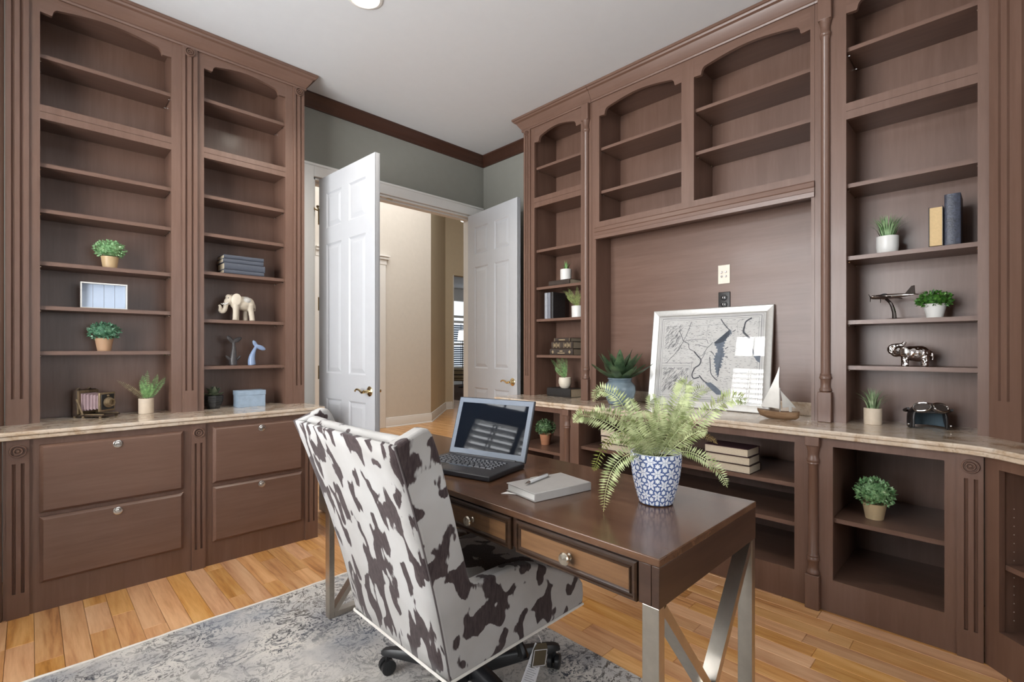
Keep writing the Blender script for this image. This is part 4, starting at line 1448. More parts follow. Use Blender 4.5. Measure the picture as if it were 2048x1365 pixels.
FR = [  # control points, leaflet, count, material
    ([(-.015, -.01, 0), (-.075, .045, -.02), (-.155, .095, -.03), (-.215, .112, -.04), (-.245, .092, -.045)], .030, 44, M_FERN),
    ([(-.010, -.01, .02), (-.055, .075, .05), (-.095, .150, .08), (-.145, .172, .10), (-.165, .135, .10)], .028, 38, M_FERN),
    ([(-.03, -.005, -.03), (-.085, .010, -.06), (-.135, -.020, -.08), (-.160, -.075, -.09), (-.168, -.142, -.09)], .027, 36, M_FERN),
    ([(-.02, .0, .02), (-.085, .048, .03), (-.135, .020, .04), (-.165, -.04, .04), (-.172, -.065, .04)], .020, 26, M_FERN2),
    ([(-.010, -.01, -.02), (-.045, .04, -.05), (-.085, .09, -.07), (-.125, .115, -.09)], .030, 32, M_FERN),
    ([(-.005, -.01, .02), (-.035, .06, .05), (-.050, .115, .07), (-.062, .150, .08)], .028, 30, M_FERN),
    ([(0, -.01, -.01), (-.005, .05, -.03), (-.006, .10, -.04), (-.012, .142, -.045)], .026, 28, M_FERN),
    ([(.004, -.01, .02), (.014, .06, .03), (.026, .12, .04), (.034, .160, .05)], .026, 30, M_FERN),
    ([(.008, -.01, .0), (.036, .06, -.01), (.062, .12, -.02), (.085, .168, -.02)], .030, 32, M_FERN),
    ([(.010, -.01, .02), (.055, .075, .05), (.095, .150, .07), (.112, .190, .075), (.128, .185, .08)], .034, 36, M_FERN),
    ([(.012, -.01, -.02), (.070, .055, -.03), (.130, .110, -.03), (.180, .150, -.03), (.225, .160, -.03), (.243, .140, -.03)], .032, 44, M_FERN),
    ([(.012, -.01, .03), (.060, .06, .07), (.12, .125, .10), (.17, .168, .12), (.215, .168, .13)], .026, 36, M_FERN),
    ([(.02, -.005, .02), (.075, .045, .04), (.130, .045, .05), (.178, .032, .06), (.204, .012, .06)], .015, 30, M_FERN3),
    ([(.035, .0, -.02), (.075, .010, -.04), (.120, -.008, -.05), (.160, -.045, -.06), (.180, -.085, -.06)], .022, 32, M_FERN),
    ([(.010, -.01, -.03), (.045, .035, -.06), (.085, .070, -.08), (.115, .080, -.09)], .027, 28, M_FERN),
    ([(-.008, -.01, .0), (-.06, .05, .0), (-.115, .10, .0), (-.16, .115, .0), (-.19, .10, .0)], .030, 36, M_FERN),
    ([(-.004, -.01, -.01), (-.025, .05, -.04), (-.045, .10, -.06), (-.06, .13, -.07)], .028, 28, M_FERN),
    ([(.006, -.01, .01), (.045, .05, .02), (.085, .10, .03), (.125, .130, .04)], .030, 30, M_FERN),
    ([(.006, -.01, -.02), (.03, .05, -.05), (.055, .09, -.07), (.075, .11, -.09)], .028, 26, M_FERN),
    ([(.002, -.01, .03), (.008, .06, .06), (.012, .13, .08), (.010, .165, .085)], .026, 28, M_FERN),
    ([(-.01, -.01, -.02), (-.06, .03, -.05), (-.11, .05, -.06), (-.15, .045, -.07)], .026, 28, M_FERN),
    ([(-.012, -.01, -.03), (-.04, .03, -.07), (-.06, .055, -.10), (-.075, .058, -.13)], .024, 24, M_FERN),
]
for p, ln, n_, mt in FR:
    frond(fr(*p), ln * 1.12, n_, 0.2, 0.66, 0.08, Fv).build('frond', mt, fp, smooth=0, fix=False)
MB().quadleaf(RUF(.062, .19, -.055), RUF(.25, .9, -.1).normalized(), RUF(-.1, .1, -1).normalized(), 0.05, 0.016).build('broken_leaf', foliage('pale_leaf_back', (206, 214, 160), (216, 222, 172)), fp, smooth=0, fix=False)

# =================================================================== SHELF OBJECTS
M_TOPI = foliage('topiary_green', (78, 124, 74), (156, 196, 142), (206, 226, 192), 0.5, 55)
M_TOPI2 = foliage('topiary_blue_green', (44, 88, 62), (112, 160, 128), (176, 206, 182), 0.5, 55)
M_TOPI3 = foliage('topiary_deep_green', (30, 72, 22), (78, 128, 48), (120, 160, 80), 0.45, 70)
M_GOLDPOT = plain('pale_gold_pot', (196, 168, 128), 0.4, 0, 0.5, 0.04)
M_TANPOT = plain('tan_pot', (194, 156, 124), 0.5, 0, 0.4, 0.04)
M_TERRA = plain('terracotta_pot', (190, 132, 98), 0.6, 0, 0.4, 0.05)
M_WPOT = plain('white_ceramic', (222, 220, 216), 0.4, 0, 0.5, 0.02)
M_BEIGE = plain('beige_ceramic', (206, 190, 170), 0.6, 0, 0.4, 0.05, 40)


def topiary(label, loc, ph, r0, r1, fz, frx, frz, pot_mat, leaf_mat, leaf=0.016, n=420, lip=0.0, group='boxwood topiaries', foot=False):
    root = thing('potted_topiary', label, 'potted plant', loc, 0, group)
    b = MB()
    pr = [(0.0, 0.0), (r0 * 0.97, 0.0), (r0, 0.003), (r1 - 0.001, ph - 0.012 if lip else ph - 0.003)]
    if lip:
        pr += [(r1 + lip, ph - 0.011)]
    pr += [(r1 + lip, ph), (r1 - 0.004, ph), (r1 - 0.006, ph - 0.012), (0.0, ph - 0.012)]
    b.lathe(pr, 26, close=False)
    b.build('pot', pot_mat, root)
    f = MB()
    f.ell((0, 0, fz), (frx * 0.72, frx * 0.72, frz * 0.72), 12)
    rd = random.Random(hash(label) % 1000 if False else len(label) * 7 + int(loc[2] * 100))
    for i in range(n):
        z = rd.uniform(-0.75, 1.0); t = rd.uniform(0, 2 * PI); r = math.sqrt(max(0, 1 - z * z))
        nr = Vector((r * math.cos(t), r * math.sin(t), z))
        k = rd.uniform(0.70, 0.93)
        p = Vector((nr.x * frx * k, nr.y * frx * k, fz + nr.z * frz * k))
        if p.z < ph - 0.01 and math.hypot(p.x, p.y) < r1 + 0.004:
            continue
        d = (nr + Vector((rd.uniform(-1, 1), rd.uniform(-1, 1), rd.uniform(-.6, 1))) * 0.75).normalized()
        u = (nr + Vector((rd.uniform(-1, 1), rd.uniform(-1, 1), rd.uniform(-1, 1))) * 0.5)
        u = (u - d * u.dot(d)).normalized()
        f.quadleaf(p, d, u, leaf * rd.uniform(0.7, 1.15), leaf * 0.30, 0.2)
    f.build('foliage', leaf_mat, root, smooth=0, fix=False, kind='stuff')
    return root


def blades(label, name, loc, pot_prof, pot_mat, z0, n, h, spread, w, mat, group=None, rad=0.02, seed=1, curl=0.6):
    """tuft of grass-like blades in a pot"""
    root = thing(name, label, 'potted plant', loc, 0, group)
    MB().lathe(pot_prof, 28, close=False).build('pot', pot_mat, root)
    MB().lathe([(0.0, z0 - 0.004), (pot_prof[-2][0] + 0.001, z0 - 0.006)], 16, close=False).build('moss', M_SOIL, root)
    f = MB(); rd = random.Random(seed)
    for i in range(n):
        t = rd.uniform(0, 2 * PI); q = rd.uniform(0.15, 1.0)
        hh = h * rd.uniform(0.65, 1.0); sp = spread * q
        ca, sa = math.cos(t), math.sin(t)
        p0 = (rad * q * ca * 0.7, rad * q * sa * 0.7, z0 - 0.006)
        P = spline([p0, (p0[0] + sp * 0.35 * ca, p0[1] + sp * 0.35 * sa, z0 + hh * 0.55), (p0[0] + sp * ca, p0[1] + sp * sa, z0 + hh * (1 - curl * q * 0.35))], 6)
        sd_ = Vector((-sa, ca, 0))
        vs = []
        for k, p in enumerate(P):
            ww = w * (1 - (k / 5) ** 1.6) * (0.7 + 0.3 * min(1, k))
            vs += [p - sd_ * ww, p + sd_ * ww]
        f.add(vs, [(2 * k, 2 * k + 1, 2 * k + 3, 2 * k + 2) for k in range(5)])
    f.build('blades', mat, root, smooth=30, fix=False, kind='stuff')
    return root


def small_fern(label, loc, pot_prof, pot_mat, z0, fronds, ln, mats, rim, group='small potted ferns', n=18):
    root = thing('potted_fern', label, 'potted plant', loc, 0, group)
    MB().lathe(pot_prof, 28, close=False).build('pot', pot_mat, root)
    MB().lathe([(0.0, z0 - 0.004), (pot_prof[-2][0] + 0.001, z0 - 0.006)], 16, close=False).build('moss', M_SOIL, root)
    for i, pts in enumerate(fronds):
        pp = [(p[0], p[1], z0 + p[2]) for p in pts]
        frond(pp, ln, n, 0.1, 0.85, 0.10, Vector(loc).normalized(), 0.0012).build('frond', mats[i % len(mats)], root, smooth=0, fix=False)
    return root


def cyl(r0, r1, h, t=0.004, foot=0.0):
    return [(0.0, 0.0), (r0 - 0.002, 0.0), (r0, 0.002), (r1, h - 0.002), (r1 - 0.001, h), (r1 - t, h), (r1 - t - 0.001, h - 0.012), (0.0, h - 0.012)]


# ---- left bookcase, wide bay
topiary('round topiary with bright green leaves in a pale gold pot, left bookcase, upper', (0.314, 3.478, 1.646), 0.066, 0.031, 0.040, 0.106, 0.070, 0.052, M_GOLDPOT, M_TOPI)
topiary('loose topiary with blue-green leaves in a tan pot, left bookcase, lower', (0.290, 3.476, 1.193), 0.070, 0.030, 0.041, 0.106, 0.074, 0.050, M_TANPOT, M_TOPI2)

M_PALE = plain('blue_lit_white_boards', (186, 200, 220), 0.6, 0, 0.4, 0.03, 20)  # bluish window light is put into the colour of the white boards
wf = thing('shadow_frame', 'small white framed panel of upright pale boards on the left bookcase', 'frame', (0.289, 3.463, 1.422))
f = MB().box(-0.098, 0.098, -0.018, 0.018, 0, 0.006).box(-0.098, 0.098, -0.018, 0.018, 0.134, 0.140).box(-0.098, -0.093, -0.018, 0.018, 0.006, 0.134).box(0.093, 0.098, -0.018, 0.018, 0.006, 0.134)
f.split('frame_side', M_WPOT, wf, smooth=0)
bd = MB().box(-0.0225, 0.0225, 0.012, 0.017, 0.006, 0.134).mesh('board', M_PALE, 0)
for i in range(4):
    inst('board', bd, wf, (-0.0696 + i * 0.0464, 0, 0))

# folding camera
M_OLD = plain('dark_bronze', (70, 56, 46), 0.5, 0.3, 0.5, 0.25, 50)
M_OLDL = plain('worn_brass_edge', (142, 124, 98), 0.45, 0.6, 0.5, 0.2, 60)
M_BELL = plain('mauve_bellows', (168, 144, 148), 0.7, 0, 0.3, 0.08, 40)
cmr = thing('vintage_camera', 'old folding bellows camera ornament on the left worktop', 'camera', (0.268, 3.462, CT), math.radians(-47))
cb = MB().box(-0.098, -0.070, -0.058, 0.062, 0.012, 0.150)
cb.build('body', M_OLD, cmr, bevel=0.004)
f = MB().box(-0.070, -0.062, -0.058, -0.044, 0.02, 0.146).box(-0.070, -0.062, 0.048, 0.062, 0.02, 0.146).box(-0.070, -0.062, -0.044, 0.048, 0.132, 0.146).box(-0.070, -0.062, -0.044, 0.048, 0.02, 0.034)
f.build('body_rim', M_OLDL, cmr, bevel=0.001)
bl = MB()
for i in range(12):
    s_ = 1 - 0.02 * i
    g = 0.9 if i % 2 else 1.0
    x0 = -0.064 + i * 0.0085
    y_, z_ = 0.043 * s_ * g, 0.047 * s_ * g
    bl.box(x0, x0 + 0.0086, -y_, y_, 0.083 - z_, 0.083 + z_)
bl.build('bellows', M_BELL, cmr, smooth=0, bevel=0.001)
MB().box(0.036, 0.046, -0.048, 0.050, 0.032, 0.134).build('lens_board', M_OLDL, cmr, bevel=0.003)
MB().box(0.0455, 0.049, -0.038, 0.040, 0.042, 0.124).build('lens_plate', M_BLACK, cmr, bevel=0.001)
MB().lathe([(0.028, 0.047), (0.028, 0.058), (0.024, 0.060), (0.024, 0.066), (0.020, 0.068), (0.020, 0.074), (0.014, 0.074), (0.012, 0.064), (0.0, 0.062)], 24, (0, 0.0, 0.080), 'x').build('lens', M_OLDL, cmr)
MB().ell((0.050, 0.0, 0.116), (0.006, 0.008, 0.006), 10).build('viewfinder', M_OLDL, cmr)
MB().box(-0.098, 0.066, -0.056, 0.060, 0.008, 0.016).build('bed', M_OLD, cmr, bevel=0.002)
for sy in (-0.045, 0.047):
    MB().box(-0.06, 0.064, sy - 0.004, sy + 0.004, 0.016, 0.022).build('rail', M_OLDL, cmr, smooth=0)
MB().tube([(-0.07, -0.060, 0.10), (-0.035, -0.060, 0.018)], 0.0045, 6).build('strut', M_OLDL, cmr)
for xx, yy in ((-0.09, -0.05), (-0.04, -0.052), (-0.09, 0.052), (0.05, -0.048), (0.05, 0.052)):
    MB().lathe([(0.006, 0.0), (0.008, 0.004), (0.006, 0.009)], 10, (xx, yy, 0)).build('foot', M_OLDL, cmr)
for yy in (-0.03, 0.032):
    MB().tube([(-0.09, yy - 0.012, 0.150), (-0.085, yy, 0.158), (-0.09, yy + 0.012, 0.150)], 0.003, 6).build('strap_loop', M_OLDL, cmr)

M_SF = foliage('small_fern_green', (72, 116, 66), (136, 176, 112), None, 0.5, 50)
M_SFD = foliage('small_fern_dry', (104, 96, 72), (150, 140, 108), None, 0.6, 50)
small_fern('fern with stiff upright fronds in a beige cylinder pot beside the old camera', (0.474, 3.462, CT), cyl(0.036, 0.0365, 0.087), M_BEIGE, 0.078,
           [[(0, 0, 0), (-0.012, -0.01, 0.05), (-0.030, -0.012, 0.115)], [(0, 0, 0), (0.002, 0.004, 0.06), (0.006, 0.006, 0.170)], [(0.004, -0.004, 0), (0.030, -0.01, 0.07), (0.052, -0.014, 0.145)],
            [(-.005, 0, 0), (-0.06, 0.0, 0.062), (-0.132, -0.004, 0.118)], [(0.005, 0, 0), (0.05, 0.004, 0.06), (0.096, 0.006, 0.128)], [(0, .004, 0), (-0.004, 0.03, 0.07), (-0.010, 0.05, 0.14)], [(0, -.004, 0), (0.014, -0.02, 0.05), (0.018, -0.03, 0.10)]],
           0.021, [M_SF, M_SF, M_SF, M_SFD, M_SF], 0.032, n=22)

# ---- left bookcase, narrow bay
M_BKD = plain('dark_slate_cloth', (74, 78, 88), 0.6, 0, 0.4, 0.06, 60)
M_BKP = plain('aged_pages', (206, 192, 166), 0.85, 0, 0.2, 0.06, 120)


def book(label, loc, rz, w, d, h, cover, pages, group, tilt=0.0, spine_w=None, parent_name='book', deco=None, round_spine=True):
    """lying book: spine along local x at -y, w long, d deep, h thick"""
    root = thing(parent_name, label, 'book', loc, rz, group)
    t = 0.0028
    c = MB().box(-w / 2, w / 2, -d / 2 + 0.004, d / 2, 0, t).box(-w / 2, w / 2, -d / 2 + 0.004, d / 2, h - t, h)
    n = 6
    pr = [(-d / 2 + 0.0045, 0.0), (-d / 2 + 0.0045, h)]
    arc = []
    for i in range(n + 1):
        a = -PI / 2 + PI * i / n
        arc.append((-d / 2 + 0.003 - (0.006 if round_spine else 0.0015) * math.cos(a), h / 2 + h / 2 * math.sin(a)))
    c.prism([(-d / 2 + 0.0055, 0.0)] + arc + [(-d / 2 + 0.0055, h)], -w / 2, w / 2, 'x')
    c.build('cover', cover, root, smooth=40)
    MB().box(-w / 2 + 0.003, w / 2 - 0.003, -d / 2 + 0.0055, d / 2 - 0.004, t, h - t).build('page_block', pages, root, smooth=0)
    if deco:
        deco(root, w, d, h)
    return root


zb = 1.677
hs = [0.024, 0.042, 0.026, 0.024]
lb = ['thin slate grey book at the bottom of the stack in the narrow left bookcase bay', 'thick slate grey book second from the bottom of the left bookcase stack',
      'slate grey book second from the top of the left bookcase stack', 'slate grey book on top of the stack in the narrow left bookcase bay']
for i, h in enumerate(hs):
    book(lb[i], (0.970 + [0.0, 0.003, -0.003, -0.001][i], 3.475, zb), math.radians([0, 0.8, -0.6, 0.3][i]), [0.232, 0.236, 0.232, 0.230][i], 0.15, h - 0.0004, M_BKD, M_BKP, 'slate books on the left bookcase')
    zb += h
M_CRM = plain('cream_glaze', (194, 182, 164), 0.5, 0, 0.5, 0.06, 30)


def elephant_cream():
    root = thing('elephant_figurine', 'cream elephant figurine with curled trunk on the left bookcase', 'figurine', (0.952, 3.462, 1.386), math.radians(6))
    b = MB()
    b.ell((0.030, 0, 0.112), (0.062, 0.040, 0.046), 20); b.ell((0.060, 0, 0.108), (0.038, 0.038, 0.046), 18); b.ell((-0.012, 0, 0.112), (0.038, 0.037, 0.042), 18)
    b.ell((-0.050, 0, 0.130), (0.027, 0.024, 0.032), 18); b.ell((-0.058, 0, 0.148), (0.018, 0.018, 0.017), 14)
    for x0, x1, y in ((-0.022, -0.026, -0.020), (-0.002, -0.004, 0.020), (0.062, 0.076, -0.020), (0.048, 0.050, 0.020)):
        b.tube([(x0, y, 0.105), ((x0 + x1) / 2, y, 0.06), (x1, y, 0.012), (x1 - 0.001, y, 0.001)], [0.022, 0.0165, 0.0155, 0.0175], 14)
    P = spline([(-0.066, 0, 0.128), (-0.074, 0, 0.098), (-0.080, 0, 0.066), (-0.094, 0, 0.050), (-0.108, 0, 0.060), (-0.106, 0, 0.080), (-0.113, 0, 0.096)], 16)
    b.tube(P, [0.017, 0.016, 0.015, 0.014, 0.0135, 0.013, 0.0125, 0.012, 0.0115, 0.011, 0.0105, 0.010, 0.0095, 0.009, 0.008, 0.007], 12)
    b.tube(spline([(0.090, 0, 0.125), (0.102, 0, 0.10), (0.100, 0.0, 0.065)], 6), [0.006, 0.005, 0.005, 0.004, 0.004, 0.005], 8)
    remesh(b.build('body', M_CRM, root), 0.0032)
    for sg in (-1, 1):
        e = MB().ell((0, 0, 0), (0.029, 0.0055, 0.038), 18)
        e.map(Matrix.Translation((-0.026, sg * 0.036, 0.132)) @ Matrix.Rotation(sg * 0.45, 4, 'Z') @ Matrix.Rotation(0.12, 4, 'Y'))
        e.build('ear', M_CRM, root)
        MB().tube(spline([(-0.066, sg * 0.012, 0.110), (-0.084, sg * 0.016, 0.100), (-0.098, sg * 0.014, 0.106)], 6), [0.005, 0.0045, 0.004, 0.0035, 0.003, 0.0015], 8).build('tusk', M_WPOT, root)
        MB().ell((-0.067, sg * 0.019, 0.140), (0.003, 0.002, 0.003), 8).build('eye', M_BLACK, root)
    MB().ell((0.040, 0, 0.128), (0.040, 0.0425, 0.030), 18).build('blanket', plain('grey_blanket_glaze', (190, 186, 180), 0.55, 0, 0.4, 0.15, 90), root)


elephant_cream()


def whale_tail(label, loc, rz, h, mat, lean, fins, r=0.023):
    root = thing('whale_tail_figurine', label, 'figurine', loc, rz, 'whale tail figurines')
    b = MB()
    P = spline([(0, 0, 0.0), (-0.002, 0, h * 0.25), (0.002 + lean * 0.2, 0, h * 0.5), (lean * 0.75, 0, h * 0.70), (lean, 0, h * 0.78)], 12)
    b.tube(P, [r, r * 1.0, r * 0.95, r * 0.86, r * 0.76, r * 0.66, r * 0.56, r * 0.48, r * 0.42, r * 0.38, r * 0.36, r * 0.36], 16)
    for (x_, y_, z_), ln, ang in fins:
        k0 = len(b.v)
        b.ell((0, 0, 0), (ln, 0.007, ln * 0.46), 16)
        b.map(Matrix.Translation((x_, y_, z_)) @ Matrix.Rotation(-ang, 4, 'Y'), k0)
    remesh(b.build('tail', mat, root), 0.003, 4)
    return root


M_WD = plain('charcoal_glaze', (70, 66, 66), 0.35, 0, 0.5, 0.15, 40)
M_WB = plain('blue_grey_glaze', (128, 146, 176), 0.28, 0, 0.5, 0.08, 40)
wtd = whale_tail('dark charcoal whale tail figurine behind the blue one', (0.925, 3.470, 1.10), math.radians(10), 0.190, M_WD, 0.002, [((-0.020, 0, 0.166), 0.030, math.radians(130)), ((0.024, 0, 0.164), 0.032, math.radians(28))])
for sg in (-1, 1):
    MB().tube([(sg * 0.020, 0, 0.035), (sg * 0.036, 0, 0.052), (sg * 0.046, 0, 0.062)], [0.008, 0.009, 0.003], 8).build('flipper', M_WD, wtd)
whale_tail('smaller shiny blue whale tail figurine on the left bookcase', (1.028, 3.448, 1.10), math.radians(0), 0.160, M_WB, 0.028, [((0.020, 0.004, 0.138), 0.028, math.radians(118)), ((0.052, -0.004, 0.114), 0.034, math.radians(-25))])
# succulent in black faceted pot
sp = thing('potted_succulent', 'dark rosette succulent in a black ribbed pot on the left worktop', 'potted plant', (0.812, 3.462, CT))
b = MB()
for i in range(9):
    z = 0.004 + i * 0.009
    r = 0.034 + 0.021 * math.sin(min(1, i / 6.5) * PI / 2)
    b.lathe([(r - 0.002, z - 0.0045), (r, z - 0.002), (r, z + 0.002), (r - 0.002, z + 0.0045)], 8)
b.lathe([(0.0, 0.0), (0.034, 0.0), (0.050, 0.05), (0.052, 0.08), (0.046, 0.08), (0.044, 0.07), (0, 0.07)], 8, close=False)
b.build('pot', plain('black_ribbed_ceramic', (44, 44, 44), 0.4, 0, 0.5, 0.1), sp, smooth=20, kind='stuff')
M_SUC = foliage('dusky_succulent', (66, 78, 62), (128, 136, 112), None, 0.5, 40)


def rosette_leaf(parent, t, el, ln, w, z, mat, th=0.004, curve=0.3, r0=0.004, edge=None):
    ca, sa = math.cos(t), math.sin(t)
    b = MB(); vs = []; n = 7
    for i in range(n):
        s_ = i / (n - 1)
        e = el + curve * s_
        r = r0 + ln * s_ * math.cos(el + curve * s_ * 0.5); hh = z + ln * s_ * math.sin(el + curve * s_ * 0.5)
        ww = w * (math.sin(PI * (0.18 + 0.82 * s_)) ** 0.8) * (1 if s_ < 0.99 else 0.02)
        cup = ww * 0.28
        for y, dz in ((-ww, cup), (0, 0), (ww, cup), (0, -th * (1 - s_) - 0.0008)):
            rr = r - dz * math.sin(e); zz = hh + dz * math.cos(e)
            vs.append((rr * ca - y * sa, rr * sa + y * ca, zz))
    fs = []
    for i in range(n - 1):
        for k in range(4):
            l = (k + 1) % 4
            fs.append((i * 4 + k, i * 4 + l, i * 4 + 4 + l, i * 4 + 4 + k))
    fs += [(3, 2, 1, 0), tuple(range(n * 4 - 4, n * 4))]
    mi = []
    b.add(vs, fs)
    if edge:
        for q, f_ in enumerate(fs):
            pass
    return b.build('leaf', mat, parent, smooth=50)


for k in range(8):
    rosette_leaf(sp, k * PI / 4 + 0.2, 0.25, 0.062, 0.017, 0.074, M_SUC)
for k in range(6):
    rosette_leaf(sp, k * PI / 3 + 0.5, 0.8, 0.064, 0.016, 0.078, M_SUC)
for k in range(4):
    rosette_leaf(sp, k * PI / 2 + 0.1, 1.15, 0.060, 0.013, 0.082, M_SUC)
bx = thing('storage_box', 'small pale blue lidded box on the left worktop', 'box', (1.012, 3.440, CT))
M_BOX = plain('pale_blue_paper', (146, 164, 182), 0.45, 0, 0.5, 0.12, 25)
MB().box(-0.081, 0.081, -0.045, 0.055, 0, 0.078).build('box_body', M_BOX, bx, bevel=0.001)
MB().box(-0.083, 0.083, -0.047, 0.057, 0.074, 0.104).build('box_lid', M_BOX, bx, bevel=0.001)

# ---- right wall, narrow bookcase  (things face -X; local x = along the wall towards the camera)
BLACKB = plain('black_book_cloth', (40, 38, 38), 0.5, 0, 0.4, 0.15, 50)
BROWNB = plain('dark_brown_leather', (62, 52, 46), 0.5, 0, 0.4, 0.2, 50)
M_GOLDF = plain('faded_gilt', (168, 150, 118), 0.45, 0.3, 0.5, 0.1, 60)
book('dark leather book under the small succulent in the narrow right bookcase', (2.985, 2.425, 1.70), RZ - 0.04, 0.215, 0.15, 0.040, BROWNB, M_BKP, 'old books in the narrow right bookcase')
blades('small spiky succulent in a white and wood-bottomed pot on a dark book', 'potted_succulent', (2.985, 2.420, 1.7405), cyl(0.044, 0.045, 0.088), M_WPOT, 0.078, 16, 0.085, 0.055, 0.007, M_SF, None, 0.018, 4, 0.5)
MB().lathe([(0.0452, 0.0005), (0.0452, 0.016), (0.0448, 0.0165)], 28, (2.985, 2.420, 1.7405), close=False)
# upright pair: grey spines left, dark cover to the right
for i, (y, c_, h_, l_) in enumerate(((2.585, plain('grey_blue_spine', (150, 152, 158), 0.6, 0, 0.3, 0.08, 70), 0.205, 'upright book with a pale grey spine, leftmost on its shelf'), (2.553, plain('slate_spine', (118, 120, 128), 0.6, 0, 0.3, 0.08, 70), 0.205, 'upright book with a slate spine next to the fern'), (2.524, BLACKB, 0.207, 'upright black book between the grey spines and fern'))):
    q = book(l_, (2.985, y - 0.006, 1.445 + h_ / 2 + 0.0005), 0, h_, 0.15, 0.030, c_, M_BKP, 'old books in the narrow right bookcase')
    q.rotation_euler = Matrix(((0, 1, 0), (0, 0, -1), (-1, 0, 0))).to_euler()
small_fern('fern in a white pot beside upright grey and black books', (2.965, 2.290, 1.445), cyl(0.045, 0.047, 0.088), M_WPOT, 0.078,
           [[(0, 0, 0), (-0.02, 0.05, 0.08), (-0.02, 0.125, 0.135)], [(0, 0, 0), (-0.02, 0.03, 0.08), (-0.03, 0.07, 0.15)], [(0, 0, 0), (-0.01, -0.005, 0.08), (-0.02, -0.01, 0.16)], [(0, 0, 0), (-0.03, -0.03, 0.06), (-0.04, -0.07, 0.11)], [(0, 0, 0), (0.02, 0.03, 0.06), (0.04, 0.05, 0.12)], [(0, 0, 0), (-0.05, 0.02, 0.05), (-0.07, 0.05, 0.08)]],
           0.020, [foliage('yellow_green_fern', (96, 118, 60), (164, 178, 110), None, 0.5, 50)], 0.04)


def gilt(style):
    def f(root, w, d, h):
        y = -d / 2 - 0.0040
        b = MB()
        if style == 'bands':
            for x_ in (-0.40, -0.27, -0.24, -0.10, 0.10, 0.24, 0.27, 0.40):
                b.box(w * x_ - 0.0015, w * x_ + 0.0015, y - 0.0006, y + 0.002, h * 0.12, h * 0.88)
            for x_ in (-0.335, -0.17, 0.17, 0.335):
                b.prism([(w * x_ - 0.008, h / 2), (w * x_, h * 0.2), (w * x_ + 0.008, h / 2), (w * x_, h * 0.8)], y - 0.0006, y + 0.002, 'y')
        elif style == 'diamond':
            for x_ in (-0.36, 0.36):
                b.prism([(w * x_ - 0.011, h / 2), (w * x_, h * 0.22), (w * x_ + 0.011, h / 2), (w * x_, h * 0.78)], y - 0.0006, y + 0.002, 'y')
            b.box(-0.014, 0.014, y - 0.0006, y + 0.002, h * 0.56, h * 0.72); b.box(-0.034, 0.034, y - 0.0006, y + 0.002, h * 0.26, h * 0.40)
        else:
            b.box(-0.03, 0.03, y - 0.0006, y + 0.002, h * 0.35, h * 0.62)
            for x_ in (-0.45, 0.45):
                b.box(w * x_ - 0.001, w * x_ + 0.001, y - 0.0006, y + 0.002, h * 0.1, h * 0.9)
        b.build('gilt_tooling', M_GOLDF, root, smooth=0, kind='stuff')
    return f


z_ = 1.158
for w_, h_, st, yy, lbl in ((0.225, 0.050, 'diamond', 2.412, 'largest dark old book at the bottom of the three-book stack'), (0.212, 0.054, 'bands', 2.402, 'old book with ornate gilt spine, middle of the three-book stack'), (0.162, 0.030, 'title', 2.402, 'smallest old book on top of the three-book stack')):
    book(lbl, (2.99, yy, z_), RZ + random.uniform(-.03, .03), w_, 0.15, h_ - 0.0004, BROWNB, M_BKP, 'old books in the narrow right bookcase', deco=gilt(st))
    z_ += h_
book('thick black book lying on the worktop under the cream fern pot', (2.985, 2.430, CT), RZ - 0.05, 0.245, 0.15, 0.066, BLACKB, M_BKP, 'old books in the narrow right bookcase')
small_fern('fern in a rounded cream pot standing on a thick black book', (2.975, 2.420, CT + 0.0665), [(0.0, 0.0), (0.030, 0.0), (0.044, 0.014), (0.051, 0.040), (0.051, 0.062), (0.047, 0.083), (0.043, 0.083), (0.043, 0.070), (0.0, 0.070)], plain('cream_pot', (224, 214, 196), 0.5), 0.074,
           [[(0, 0, 0), (-0.01, 0.06, 0.08), (-0.01, 0.14, 0.15)], [(0, 0, 0), (-0.01, 0.03, 0.09), (-0.02, 0.075, 0.17)], [(0, 0, 0), (-0.01, 0.01, 0.09), (-0.02, 0.02, 0.175)], [(0, 0, 0), (-0.01, -0.01, 0.08), (-0.02, -0.028, 0.165)], [(0, 0, 0), (0.02, 0.02, 0.07), (0.04, 0.05, 0.13)], [(0, 0, 0), (-0.03, 0.04, 0.05), (-0.04, 0.07, 0.09)]],
           0.021, [M_SF], 0.04)
topiary('dark green topiary in a terracotta pot, in the cabinet behind the laptop', (2.800, 2.470, 0.478), 0.080, 0.034, 0.046, 0.128, 0.082, 0.062, M_TERRA, foliage('dusky_topiary', (54, 84, 50), (110, 142, 96), (186, 200, 170), 0.5, 55))

# ---- recess: agave, framed map, sailboat, outlets
ag = thing('potted_agave', 'dark green agave in a blue-grey glass jar on the right worktop', 'potted plant', (2.80, 1.810, CT))
m_jar, nt_, bs_ = new_mat('blue_grey_jar_glass')
bs_.inputs['Base Color'].default_value = lin((150, 172, 186)); bs_.inputs['Roughness'].default_value = 0.06
bs_.inputs['Transmission Weight'].default_value = 0.55; bs_.inputs['IOR'].default_value = 1.45
MB().lathe([(0.0, 0.0), (0.064, 0.0), (0.076, 0.006), (0.094, 0.050), (0.104, 0.095), (0.100, 0.128), (0.082, 0.150), (0.076, 0.156), (0.076, 0.166), (0.082, 0.170), (0.082, 0.178), (0.074, 0.178), (0.070, 0.166), (0.070, 0.15), (0.0, 0.15)], 36, close=False).build('jar', m_jar, ag)
M_AG = foliage('agave_green', (38, 60, 40), (82, 106, 74), None, 0.4, 18)
for k in range(8):
    rosette_leaf(ag, k * PI / 4 + 0.35, 0.22, [0.235, 0.222, 0.215][k % 3], 0.034, 0.165, M_AG, 0.008, 0.55, 0.01)
